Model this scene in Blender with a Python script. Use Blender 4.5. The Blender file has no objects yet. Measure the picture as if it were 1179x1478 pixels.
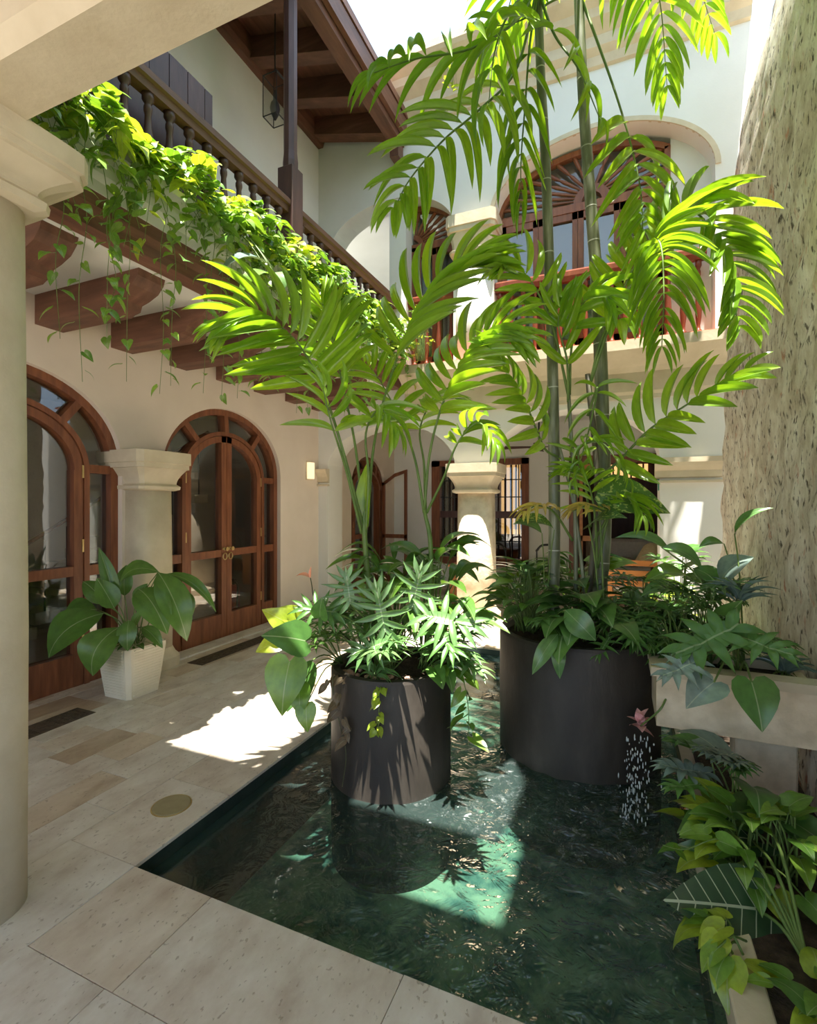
import bpy, bmesh, math, random
from mathutils import Vector, Matrix
R = random.Random(11)
PI = math.pi
scene = bpy.context.scene
COL = scene.collection

# ------------------------------------------------------------ camera, sky, sun, exposure
cam_d = bpy.data.cameras.new('camera')
cam_d.sensor_fit = 'HORIZONTAL'
cam_d.sensor_width = 36.0
cam_d.lens = 36.0 * 718 / 1179
cam_d.shift_y = -(739 - 728) / 1179
cam_d.clip_start = 0.02
cam = bpy.data.objects.new('camera', cam_d)
COL.objects.link(cam)
cam.location = (0, 0, 1.7)
cam.rotation_euler = (PI / 2, 0, 0.40228)
scene.camera = cam

world = bpy.data.worlds.new('sky')
scene.world = world
world.use_nodes = True
wn = world.node_tree
wn.nodes['Background'].inputs['Color'].default_value = (0.58, 0.77, 1.0, 1)
wn.nodes['Background'].inputs['Strength'].default_value = 1.5

sun_d = bpy.data.lights.new('sun_offscreen', 'SUN')
sun_d.energy = 15.0
sun_d.angle = 0.0095
sun_d.color = (1.0, 0.95, 0.86)
sun = bpy.data.objects.new('sun_offscreen', sun_d)
COL.objects.link(sun)
sun.rotation_euler = Vector((-0.06, 0.20, -0.978)).to_track_quat('-Z', 'Y').to_euler()

vs = scene.view_settings
vs.view_transform = 'Standard'
vs.look = 'None'
vs.exposure = 0.48
vs.gamma = 1.0
vs.use_curve_mapping = False

# ------------------------------------------------------------ materials
def new_mat(name):
    m = bpy.data.materials.new(name)
    m.use_nodes = True
    nt = m.node_tree
    nt.nodes.clear()
    out = nt.nodes.new('ShaderNodeOutputMaterial')
    return m, nt, out

def nd(nt, typ, **kw):
    n = nt.nodes.new(typ)
    for k, v in kw.items():
        if k in n.inputs:
            n.inputs[k].default_value = v
        else:
            setattr(n, k, v)
    return n

def ramp(nt, fac, stops):
    n = nt.nodes.new('ShaderNodeValToRGB')
    el = n.color_ramp.elements
    while len(el) < len(stops):
        el.new(0.5)
    for e, (p, c) in zip(el, stops):
        e.position = p
        e.color = (*c, 1) if len(c) == 3 else c
    nt.links.new(fac, n.inputs['Fac'])
    return n.outputs['Color']

def coords(nt, scale=(1, 1, 1), kind='Object'):
    tc = nt.nodes.new('ShaderNodeTexCoord')
    mp = nt.nodes.new('ShaderNodeMapping')
    mp.inputs['Scale'].default_value = scale
    nt.links.new(tc.outputs[kind], mp.inputs['Vector'])
    return mp.outputs['Vector']

def noise(nt, vec, scale, detail=4, rough=0.55):
    n = nd(nt, 'ShaderNodeTexNoise', Scale=scale, Detail=detail, Roughness=rough)
    nt.links.new(vec, n.inputs['Vector'])
    return n.outputs['Fac']

def mixc(nt, fac, a, b, mode='MIX'):
    n = nt.nodes.new('ShaderNodeMix')
    n.data_type = 'RGBA'
    n.blend_type = mode
    for sock, v in ((n.inputs[0], fac), (n.inputs[6], a), (n.inputs[7], b)):
        if hasattr(v, 'default_value') or hasattr(v, 'is_linked'):
            nt.links.new(v, sock)
        else:
            sock.default_value = v if not isinstance(v, tuple) else (*v[:3], 1)
    return n.outputs[2]

def surf(name, stops, scale=6, stretch=(1, 1, 1), rough=0.6, bump=0.1, bscale=40, spec=0.4, vary=0.0, detail=5):
    m, nt, out = new_mat(name)
    v = coords(nt, stretch)
    c = ramp(nt, noise(nt, v, scale, detail), stops)
    if vary:
        oi = nt.nodes.new('ShaderNodeObjectInfo')
        hs = nt.nodes.new('ShaderNodeHueSaturation')
        mr = nd(nt, 'ShaderNodeMapRange')
        mr.inputs['To Min'].default_value = 1 - vary
        mr.inputs['To Max'].default_value = 1 + vary
        nt.links.new(oi.outputs['Random'], mr.inputs['Value'])
        nt.links.new(mr.outputs[0], hs.inputs['Value'])
        nt.links.new(c, hs.inputs['Color'])
        c = hs.outputs['Color']
    b = nd(nt, 'ShaderNodeBsdfPrincipled', Roughness=rough)
    b.inputs['Specular IOR Level'].default_value = spec
    nt.links.new(c, b.inputs['Base Color'])
    if bump:
        bp = nd(nt, 'ShaderNodeBump', Strength=bump, Distance=0.02)
        nt.links.new(noise(nt, v, bscale, 4), bp.inputs['Height'])
        nt.links.new(bp.outputs[0], b.inputs['Normal'])
    nt.links.new(b.outputs[0], out.inputs[0])
    return m

def schlick(nt, f0, gain=1.0, normal=None):
    lw = nd(nt, 'ShaderNodeLayerWeight', Blend=0.5)
    if normal is not None: nt.links.new(normal, lw.inputs['Normal'])
    pw = nd(nt, 'ShaderNodeMath', operation='POWER')
    nt.links.new(lw.outputs['Facing'], pw.inputs[0])
    pw.inputs[1].default_value = 5.0
    ma = nd(nt, 'ShaderNodeMath', operation='MULTIPLY_ADD')
    ma.use_clamp = True
    nt.links.new(pw.outputs[0], ma.inputs[0])
    ma.inputs[1].default_value = gain * (1 - f0)
    ma.inputs[2].default_value = f0
    return ma.outputs[0]

M = {}
M['plaster_cream'] = surf('plaster_cream', [(0.3, (0.70, 0.60, 0.49)), (0.7, (0.76, 0.66, 0.55))], 2, bump=0.05, rough=0.8, spec=0.2)
M['plaster_white'] = surf('plaster_white', [(0.3, (0.72, 0.71, 0.65)), (0.7, (0.79, 0.78, 0.73))], 1.5, bump=0.05, rough=0.8, spec=0.2)
M['limestone'] = surf('limestone', [(0.3, (0.55, 0.465, 0.325)), (0.7, (0.65, 0.565, 0.415))], 5, bump=0.12, bscale=25, rough=0.8, spec=0.2)
M['rough_stone'] = surf('rough_stone', [(0.25, (0.52, 0.42, 0.28)), (0.55, (0.72, 0.60, 0.43)), (0.8, (0.80, 0.70, 0.54))], 7, bump=0.5, bscale=18, rough=0.85, spec=0.2)
M['wood'] = surf('wood', [(0.25, (0.13, 0.040, 0.018)), (0.6, (0.24, 0.085, 0.036)), (0.8, (0.32, 0.12, 0.05))], 3, stretch=(6, 6, 0.8), rough=0.38, bump=0.05, bscale=20, vary=0.1)
M['wood_beam'] = surf('wood_beam', [(0.25, (0.10, 0.045, 0.028)), (0.6, (0.19, 0.086, 0.053)), (0.8, (0.26, 0.125, 0.078))], 2.2, stretch=(0.8, 6, 6), rough=0.6, bump=0.12, bscale=18, vary=0.15)
M['wood_long'] = surf('wood_long', [(0.25, (0.10, 0.045, 0.028)), (0.6, (0.19, 0.086, 0.053)), (0.8, (0.26, 0.125, 0.078))], 2.2, stretch=(6, 0.8, 6), rough=0.5, bump=0.12, bscale=18, vary=0.12)
M['wood_dark'] = surf('wood_dark', [(0.25, (0.06, 0.028, 0.024)), (0.6, (0.105, 0.048, 0.040)), (0.8, (0.16, 0.078, 0.065))], 3, stretch=(5, 5, 0.8), rough=0.42, bump=0.08, bscale=20, vary=0.1)
M['wood_red'] = surf('wood_red', [(0.25, (0.11, 0.024, 0.011)), (0.6, (0.18, 0.044, 0.018)), (0.8, (0.26, 0.075, 0.03))], 3, stretch=(5, 5, 0.8), rough=0.3, bump=0.04, bscale=20, vary=0.1)
M['honey_wood'] = surf('honey_wood', [(0.25, (0.50, 0.17, 0.04)), (0.7, (0.68, 0.28, 0.08))], 3, stretch=(1, 5, 5), rough=0.4, bump=0.05)
M['terracotta'] = surf('terracotta', [(0.3, (0.55, 0.16, 0.09)), (0.7, (0.66, 0.24, 0.15))], 8, rough=0.6, bump=0.1, vary=0.1)
M['concrete_dark'] = surf('concrete_dark', [(0.2, (0.026, 0.021, 0.016)), (0.55, (0.046, 0.038, 0.030)), (0.8, (0.078, 0.067, 0.054))], 3, stretch=(2, 2, 0.7), rough=0.55, bump=0.12, bscale=22)
M['soil'] = surf('soil', [(0.3, (0.025, 0.016, 0.010)), (0.7, (0.07, 0.045, 0.028))], 25, rough=0.95, bump=0.8, bscale=60)
M['pebble'] = surf('pebble', [(0.3, (0.42, 0.22, 0.15)), (0.7, (0.62, 0.42, 0.32))], 14, rough=0.6, bump=0.1)
M['iron'] = surf('iron', [(0.3, (0.015, 0.015, 0.016)), (0.7, (0.03, 0.03, 0.032))], 10, rough=0.45, bump=0.05)
M['brass'] = surf('brass', [(0.3, (0.55, 0.40, 0.16)), (0.7, (0.70, 0.54, 0.26))], 10, rough=0.35, bump=0)
M['brass'].node_tree.nodes['Principled BSDF'].inputs['Metallic'].default_value = 0.9
M['cover_plate'] = surf('cover_plate', [(0.3, (0.27, 0.22, 0.115)), (0.7, (0.34, 0.28, 0.15))], 14, rough=0.5, bump=0.05)
M['pot'] = surf('pot', [(0.3, (0.74, 0.66, 0.48)), (0.7, (0.83, 0.75, 0.58))], 5, rough=0.7, bump=0.08)
M['grate'] = surf('grate', [(0.3, (0.05, 0.035, 0.022)), (0.7, (0.12, 0.085, 0.055))], 30, rough=0.7, bump=0.5, bscale=90)
M['pool_tile_caustics'] = surf('pool_tile_caustics', [(0.30, (0.08, 0.13, 0.115)), (0.44, (0.30, 0.42, 0.36)), (0.57, (0.84, 0.86, 0.62))], 4.5, rough=0.7, bump=0.1, detail=8)  # pale yellow mottling is sun caustics painted into the tile colour
M['pool_side'] = surf('pool_side', [(0.3, (0.012, 0.022, 0.019)), (0.7, (0.03, 0.045, 0.038))], 6, rough=0.5, bump=0.1)
M['cloth'] = surf('cloth', [(0.3, (0.62, 0.58, 0.52)), (0.7, (0.72, 0.68, 0.62))], 20, rough=0.9, bump=0.1)
M['curtain'] = surf('curtain', [(0.3, (0.48, 0.55, 0.60)), (0.7, (0.66, 0.72, 0.76))], 2, stretch=(14, 14, 0.4), rough=0.9, bump=0.2, bscale=3)
M['black'] = surf('black', [(0.3, (0.012, 0.012, 0.013)), (0.7, (0.025, 0.025, 0.025))], 10, rough=0.4, bump=0)
M['red'] = surf('red', [(0.3, (0.42, 0.015, 0.02)), (0.7, (0.5, 0.02, 0.03))], 5, rough=0.3, bump=0)
M['teal'] = surf('teal', [(0.3, (0.02, 0.22, 0.17)), (0.7, (0.04, 0.3, 0.24))], 5, rough=0.5, bump=0)
M['pink_petal'] = surf('pink_petal', [(0.3, (0.66, 0.30, 0.30)), (0.7, (0.80, 0.45, 0.44))], 10, rough=0.5, bump=0.1)
M['salmon_petal'] = surf('salmon_petal', [(0.3, (0.85, 0.28, 0.14)), (0.7, (0.9, 0.42, 0.25))], 10, rough=0.4, bump=0)
M['white_petal'] = surf('white_petal', [(0.3, (0.8, 0.78, 0.62)), (0.7, (0.85, 0.83, 0.72))], 10, rough=0.5, bump=0)
M['straw'] = surf('straw', [(0.3, (0.45, 0.34, 0.19)), (0.7, (0.6, 0.48, 0.3))], 20, stretch=(1, 1, 6), rough=0.9, bump=0.2)

def stone_tiles(name, dark=0.0):
    m, nt, out = new_mat(name)
    tc = nt.nodes.new('ShaderNodeTexCoord')
    oi = nt.nodes.new('ShaderNodeObjectInfo')
    ad = nt.nodes.new('ShaderNodeVectorMath')
    ad.operation = 'MULTIPLY_ADD'
    cb = nt.nodes.new('ShaderNodeCombineXYZ')
    for i in range(3):
        nt.links.new(oi.outputs['Random'], cb.inputs[i])
    nt.links.new(cb.outputs[0], ad.inputs[0])
    ad.inputs[1].default_value = (37, 53, 11)
    nt.links.new(tc.outputs['Object'], ad.inputs[2])
    mp = nt.nodes.new('ShaderNodeMapping')
    mp.inputs['Scale'].default_value = (1.9, 1.1, 1)
    nt.links.new(ad.outputs[0], mp.inputs['Vector'])
    v = mp.outputs['Vector']
    base = ramp(nt, noise(nt, v, 3.2, 7, 0.62), [(0.28, (0.46, 0.385, 0.32)), (0.46, (0.60, 0.54, 0.47)), (0.70, (0.72, 0.68, 0.62))])
    tint = ramp(nt, oi.outputs['Random'], [(0.0, (0.60, 0.48, 0.36)), (0.12, (0.86, 0.74, 0.60)), (0.45, (0.98, 0.92, 0.84)), (1.0, (1.0, 1.0, 0.98))])
    c = mixc(nt, 1.0, base, tint, 'MULTIPLY')
    vo = nd(nt, 'ShaderNodeTexNoise', Scale=34.0, Detail=2.0, Roughness=0.5)
    nt.links.new(v, vo.inputs['Vector'])
    pits = ramp(nt, vo.outputs['Fac'], [(0.30, (0, 0, 0)), (0.36, (1, 1, 1))])
    c = mixc(nt, pits, mixc(nt, 0.55, c, (0.28, 0.21, 0.15)), c)
    b = nd(nt, 'ShaderNodeBsdfPrincipled', Roughness=0.42)
    b.inputs['Specular IOR Level'].default_value = 0.35
    nt.links.new(c, b.inputs['Base Color'])
    bp = nd(nt, 'ShaderNodeBump', Strength=0.25, Distance=0.004)
    nt.links.new(pits, bp.inputs['Height'])
    nt.links.new(bp.outputs[0], b.inputs['Normal'])
    nt.links.new(b.outputs[0], out.inputs[0])
    return m
M['travertine'] = stone_tiles('travertine')
M['grout'] = surf('grout', [(0.3, (0.44, 0.38, 0.31)), (0.7, (0.52, 0.46, 0.38))], 12, rough=0.9, bump=0.1)

def coral():
    m, nt, out = new_mat('coral_stone')
    v = coords(nt, (1, 1, 0.55))
    a = ramp(nt, noise(nt, v, 5, 8, 0.7), [(0.30, (0.36, 0.29, 0.215)), (0.45, (0.62, 0.54, 0.43)), (0.62, (0.84, 0.79, 0.69))])
    red = ramp(nt, noise(nt, v, 9, 4), [(0.62, (0, 0, 0)), (0.72, (1, 1, 1))])
    c = mixc(nt, red, a, (0.55, 0.27, 0.18))
    dk = ramp(nt, noise(nt, v, 26, 5), [(0.34, (0, 0, 0)), (0.44, (1, 1, 1))])
    c = mixc(nt, dk, (0.13, 0.105, 0.08), c)
    b = nd(nt, 'ShaderNodeBsdfPrincipled', Roughness=0.9)
    b.inputs['Specular IOR Level'].default_value = 0.15
    nt.links.new(c, b.inputs['Base Color'])
    bp = nd(nt, 'ShaderNodeBump', Strength=0.8, Distance=0.03)
    nt.links.new(noise(nt, v, 12, 9, 0.75), bp.inputs['Height'])
    nt.links.new(bp.outputs[0], b.inputs['Normal'])
    nt.links.new(b.outputs[0], out.inputs[0])
    return m
M['coral_stone'] = coral()

def leaf_mat(name, c1, c2, trans=0.45, gloss=0.28, rough=0.3, veins=0.0, speckle=None):
    m, nt, out = new_mat(name)
    oi = nt.nodes.new('ShaderNodeObjectInfo')
    v = coords(nt)
    mx = mixc(nt, oi.outputs['Random'], c1, c2)
    nz = ramp(nt, noise(nt, v, 5, 3), [(0.3, (0.75, 0.75, 0.75)), (0.7, (1.08, 1.08, 1.0))])
    c = mixc(nt, 1.0, mx, nz, 'MULTIPLY')
    if speckle:
        sp = ramp(nt, noise(nt, v, 16, 3), [(0.56, (0, 0, 0)), (0.62, (1, 1, 1))])
        c = mixc(nt, sp, c, speckle)
    sep = nt.nodes.new('ShaderNodeSeparateXYZ')
    nt.links.new(v, sep.inputs[0])
    ab = nd(nt, 'ShaderNodeMath', operation='ABSOLUTE')
    nt.links.new(sep.outputs[0], ab.inputs[0])
    mid = nd(nt, 'ShaderNodeMath', operation='LESS_THAN')
    nt.links.new(ab.outputs[0], mid.inputs[0])
    mid.inputs[1].default_value = 0.012
    fac = mid.outputs[0]
    if veins:
        k = nd(nt, 'ShaderNodeMath', operation='MULTIPLY_ADD')
        nt.links.new(ab.outputs[0], k.inputs[0])
        k.inputs[1].default_value = -0.55
        nt.links.new(sep.outputs[1], k.inputs[2])
        f = nd(nt, 'ShaderNodeMath', operation='MULTIPLY')
        nt.links.new(k.outputs[0], f.inputs[0])
        f.inputs[1].default_value = veins
        fr = nd(nt, 'ShaderNodeMath', operation='FRACT')
        nt.links.new(f.outputs[0], fr.inputs[0])
        lt = nd(nt, 'ShaderNodeMath', operation='LESS_THAN')
        nt.links.new(fr.outputs[0], lt.inputs[0])
        lt.inputs[1].default_value = 0.075
        mxm = nd(nt, 'ShaderNodeMath', operation='MAXIMUM')
        nt.links.new(lt.outputs[0], mxm.inputs[0])
        nt.links.new(mid.outputs[0], mxm.inputs[1])
        fac = mxm.outputs[0]
    vm = nd(nt, 'ShaderNodeMath', operation='MULTIPLY')
    nt.links.new(fac, vm.inputs[0])
    vm.inputs[1].default_value = 0.75 if veins else 0.35
    c = mixc(nt, vm.outputs[0], c, (0.55, 0.62, 0.42))
    d = nt.nodes.new('ShaderNodeBsdfDiffuse')
    t = nt.nodes.new('ShaderNodeBsdfTranslucent')
    g = nd(nt, 'ShaderNodeBsdfGlossy', Roughness=rough)
    nt.links.new(c, d.inputs[0])
    tcx = mixc(nt, 1.0, c, (1.5, 1.35, 0.45), 'MULTIPLY')
    nt.links.new(tcx, t.inputs[0])
    s1 = nd(nt, 'ShaderNodeMixShader')
    s1.inputs[0].default_value = trans
    nt.links.new(d.outputs[0], s1.inputs[1])
    nt.links.new(t.outputs[0], s1.inputs[2])
    fac_g = schlick(nt, gloss * 0.16, 0.5)
    s2 = nt.nodes.new('ShaderNodeMixShader')
    nt.links.new(fac_g, s2.inputs[0])
    nt.links.new(s1.outputs[0], s2.inputs[1])
    nt.links.new(g.outputs[0], s2.inputs[2])
    nt.links.new(s2.outputs[0], out.inputs[0])
    return m
M['palm_leaf'] = leaf_mat('palm_leaf', (0.19, 0.38, 0.03), (0.30, 0.50, 0.035), 0.55)
M['glossy_leaf'] = leaf_mat('glossy_leaf', (0.085, 0.19, 0.03), (0.13, 0.26, 0.035), 0.4)
M['pothos'] = leaf_mat('pothos', (0.12, 0.28, 0.04), (0.26, 0.43, 0.06), 0.38, 0.36)
M['pothos_lime'] = leaf_mat('pothos_lime', (0.36, 0.50, 0.045), (0.46, 0.58, 0.07), 0.42)
M['philodendron'] = leaf_mat('philodendron', (0.075, 0.19, 0.045), (0.13, 0.28, 0.06), 0.25, 0.34)
M['philo_pale'] = leaf_mat('philo_pale', (0.11, 0.25, 0.075), (0.18, 0.33, 0.12), 0.25, 0.34)
M['lily'] = leaf_mat('lily', (0.085, 0.19, 0.035), (0.13, 0.25, 0.05), 0.2, 0.3)
M['fern'] = leaf_mat('fern', (0.055, 0.14, 0.03), (0.11, 0.22, 0.05), 0.25, 0.3)
M['alocasia'] = leaf_mat('alocasia', (0.035, 0.085, 0.035), (0.055, 0.12, 0.05), 0.2, 0.35, veins=6.0)
M['speckled'] = leaf_mat('speckled', (0.07, 0.17, 0.035), (0.10, 0.22, 0.05), 0.25, 0.3, speckle=(0.42, 0.52, 0.16))
M['dry_leaf'] = leaf_mat('dry_leaf', (0.13, 0.095, 0.06), (0.20, 0.15, 0.10), 0.2, 0.1)
M['yellow_leaf'] = leaf_mat('yellow_leaf', (0.62, 0.52, 0.12), (0.60, 0.42, 0.16), 0.35, 0.15)
M['grey_leaf'] = leaf_mat('grey_leaf', (0.16, 0.24, 0.22), (0.22, 0.30, 0.27), 0.15, 0.5, rough=0.25)
M['stem'] = surf('stem', [(0.3, (0.10, 0.17, 0.04)), (0.7, (0.17, 0.25, 0.06))], 8, rough=0.5, bump=0)
M['stem_dark'] = surf('stem_dark', [(0.3, (0.05, 0.055, 0.02)), (0.7, (0.10, 0.10, 0.04))], 8, rough=0.6, bump=0)

def cane():
    m, nt, out = new_mat('cane')
    v = coords(nt)
    a = ramp(nt, noise(nt, coords(nt, (9, 9, 1.2)), 2.5, 6), [(0.3, (0.085, 0.095, 0.052)), (0.55, (0.17, 0.185, 0.11)), (0.75, (0.36, 0.37, 0.29))])
    b = nd(nt, 'ShaderNodeBsdfPrincipled', Roughness=0.4)
    nt.links.new(a, b.inputs['Base Color'])
    nt.links.new(b.outputs[0], out.inputs[0])
    return m
M['cane'] = cane()
M['cane_brown'] = surf('cane_brown', [(0.3, (0.07, 0.06, 0.035)), (0.6, (0.12, 0.11, 0.07)), (0.8, (0.20, 0.19, 0.13))], 3, stretch=(8, 8, 1), rough=0.6, bump=0.1)
M['cane_ring'] = surf('cane_ring', [(0.3, (0.42, 0.43, 0.36)), (0.7, (0.55, 0.56, 0.48))], 10, rough=0.6, bump=0)

def glass():
    m, nt, out = new_mat('glass')
    t = nt.nodes.new('ShaderNodeBsdfTransparent')
    t.inputs[0].default_value = (0.80, 0.82, 0.80, 1)
    g = nd(nt, 'ShaderNodeBsdfGlossy', Roughness=0.015)
    fg = schlick(nt, 0.12)
    s = nt.nodes.new('ShaderNodeMixShader')
    nt.links.new(fg, s.inputs[0])
    nt.links.new(t.outputs[0], s.inputs[1])
    nt.links.new(g.outputs[0], s.inputs[2])
    nt.links.new(s.outputs[0], out.inputs[0])
    return m
M['glass'] = glass()
M['clear_glass'] = M['glass'].copy()
M['clear_glass'].node_tree.nodes['Transparent BSDF'].inputs[0].default_value = (0.97, 0.98, 0.98, 1)

def water():
    m, nt, out = new_mat('water')
    v = coords(nt)
    t = nt.nodes.new('ShaderNodeBsdfTransparent')
    t.inputs[0].default_value = (0.30, 0.45, 0.42, 1)
    g = nd(nt, 'ShaderNodeBsdfGlossy', Roughness=0.06)
    # choppier close to where the spout lands
    mp = nt.nodes.new('ShaderNodeMapping')
    mp.inputs['Location'].default_value = (0.0, -3.1, 0)
    nt.links.new(v, mp.inputs['Vector'])
    ln = nd(nt, 'ShaderNodeVectorMath', operation='LENGTH')
    nt.links.new(mp.outputs[0], ln.inputs[0])
    mr = nd(nt, 'ShaderNodeMapRange')
    mr.inputs['From Min'].default_value = 0.2
    mr.inputs['From Max'].default_value = 2.1
    mr.inputs['To Min'].default_value = 1.0
    mr.inputs['To Max'].default_value = 0.015
    nt.links.new(ln.outputs['Value'], mr.inputs['Value'])
    bp = nd(nt, 'ShaderNodeBump', Distance=0.2)
    nt.links.new(mr.outputs[0], bp.inputs['Strength'])
    nz = nd(nt, 'ShaderNodeTexNoise', Scale=9.0, Detail=3.0, Roughness=0.55, Distortion=0.8)
    nt.links.new(v, nz.inputs['Vector'])
    nt.links.new(nz.outputs['Fac'], bp.inputs['Height'])
    nt.links.new(bp.outputs[0], g.inputs['Normal'])
    s = nt.nodes.new('ShaderNodeMixShader')
    nt.links.new(schlick(nt, 0.065, 1.1, bp.outputs[0]), s.inputs[0])
    nt.links.new(t.outputs[0], s.inputs[1])
    nt.links.new(g.outputs[0], s.inputs[2])
    mk = nt.nodes.new('ShaderNodeBsdfDiffuse')
    mk.inputs[0].default_value = (0.22, 0.36, 0.33, 1)
    sm = nt.nodes.new('ShaderNodeMixShader')
    sm.inputs[0].default_value = 0.08
    nt.links.new(s.outputs[0], sm.inputs[1])
    nt.links.new(mk.outputs[0], sm.inputs[2])
    s = sm
    # broken foam around the splash
    fo = nd(nt, 'ShaderNodeTexNoise', Scale=16.0, Detail=7.0, Roughness=0.7, Distortion=1.2)
    nt.links.new(v, fo.inputs['Vector'])
    fr = nd(nt, 'ShaderNodeMapRange')
    fr.inputs['From Min'].default_value = 0.55
    fr.inputs['From Max'].default_value = 0.78
    nt.links.new(fo.outputs['Fac'], fr.inputs['Value'])
    fd = nd(nt, 'ShaderNodeMapRange')
    fd.inputs['From Min'].default_value = 0.25
    fd.inputs['From Max'].default_value = 1.15
    fd.inputs['To Min'].default_value = 0.40
    fd.inputs['To Max'].default_value = 0.0
    nt.links.new(ln.outputs['Value'], fd.inputs['Value'])
    mu = nd(nt, 'ShaderNodeMath', operation='MULTIPLY')
    nt.links.new(fr.outputs[0], mu.inputs[0])
    nt.links.new(fd.outputs[0], mu.inputs[1])
    df = nt.nodes.new('ShaderNodeBsdfDiffuse')
    df.inputs[0].default_value = (0.75, 0.8, 0.8, 1)
    s2 = nt.nodes.new('ShaderNodeMixShader')
    nt.links.new(mu.outputs[0], s2.inputs[0])
    nt.links.new(s.outputs[0], s2.inputs[1])
    nt.links.new(df.outputs[0], s2.inputs[2])
    nt.links.new(s2.outputs[0], out.inputs[0])
    return m
M['water'] = water()

def emit(name, col, strength):
    m, nt, out = new_mat(name)
    e = nd(nt, 'ShaderNodeEmission', Strength=strength)
    e.inputs[0].default_value = (*col, 1)
    nt.links.new(e.outputs[0], out.inputs[0])
    return m
M['lamp_glow'] = emit('lamp_glow', (1.0, 0.72, 0.42), 1.1)
M['window_glow'] = emit('window_glow', (1.0, 0.55, 0.20), 0.9)

# ------------------------------------------------------------ helpers
WM = {}
def link(o, parent=None, wm=None):
    COL.objects.link(o)
    wm = wm or Matrix.Identity(4)
    if parent is not None:
        o.parent = parent
        o.matrix_parent_inverse = WM[parent.name].inverted()
    o.matrix_basis = wm
    WM[o.name] = wm
    return o

def tag(o, label=None, cat=None, group=None, kind=None):
    if label: o['label'] = label
    if cat: o['category'] = cat
    if group: o['group'] = group
    if kind: o['kind'] = kind
    return o

def thing(name, label, cat, loc=(0, 0, 0), group=None, kind=None):
    o = bpy.data.objects.new(name, None)
    o.empty_display_size = 0.05
    link(o, None, Matrix.Translation(loc))
    return tag(o, label, cat, group, kind)

def obj(name, me, mat=None, parent=None, wm=None, smooth=False):
    if isinstance(me, bmesh.types.BMesh):
        bm = me
        bmesh.ops.recalc_face_normals(bm, faces=bm.faces)
        me = bpy.data.meshes.new(name)
        bm.to_mesh(me)
        bm.free()
        if smooth:
            for p in me.polygons: p.use_smooth = True
    if mat is not None and not me.materials:
        me.materials.append(M[mat])
    o = bpy.data.objects.new(name, me)
    return link(o, parent, wm)

def box(x0, x1, y0, y1, z0, z1, bm=None, bev=0.0):
    bm = bm or bmesh.new()
    vs_ = [bm.verts.new((x, y, z)) for x in (x0, x1) for y in (y0, y1) for z in (z0, z1)]
    fs = [bm.faces.new([vs_[i] for i in f]) for f in ((0, 1, 3, 2), (4, 6, 7, 5), (0, 4, 5, 1), (2, 3, 7, 6), (0, 2, 6, 4), (1, 5, 7, 3))]
    if bev:
        es = {e for f in fs for e in f.edges}
        bmesh.ops.bevel(bm, geom=list(es), offset=bev, segments=1, affect='EDGES')
    return bm

def pt(axis, s, z, c):
    return (c, s, z) if axis == 'X' else ((s, c, z) if axis == 'Y' else (s, z, c))

def prism(pts, axis, c0, c1, bm=None):
    bm = bm or bmesh.new()
    a = [bm.verts.new(pt(axis, s, z, c0)) for s, z in pts]
    b = [bm.verts.new(pt(axis, s, z, c1)) for s, z in pts]
    bm.faces.new(a)
    bm.faces.new(list(reversed(b)))
    n = len(pts)
    for i in range(n):
        j = (i + 1) % n
        bm.faces.new((a[i], b[i], b[j], a[j]))
    return bm

def rect(s0, s1, z0, z1, axis, c0, c1, bm=None):
    return prism([(s0, z0), (s1, z0), (s1, z1), (s0, z1)], axis, c0, c1, bm)

def arc(c, zs, a, b, t0, t1, n=24):
    return [(c + a * math.cos(t0 + (t1 - t0) * i / n), zs + b * math.sin(t0 + (t1 - t0) * i / n)) for i in range(n + 1)]

def band(c, zs, a1, b1, a0, b0, t0, t1, axis, c0, c1, n=24, bm=None):
    bm = bm or bmesh.new()
    o = arc(c, zs, a1, b1, t0, t1, n)
    i_ = arc(c, zs, a0, b0, t0, t1, n)
    V = [[bm.verts.new(pt(axis, s, z, cc)) for s, z in ring] for ring, cc in ((o, c0), (o, c1), (i_, c1), (i_, c0))]
    for k in range(n):
        for q in range(4):
            r = (q + 1) % 4
            bm.faces.new((V[q][k], V[q][k + 1], V[r][k + 1], V[r][k]))
    for k in (0, n):
        bm.faces.new([V[q][k] for q in range(4)])
    return bm

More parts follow.
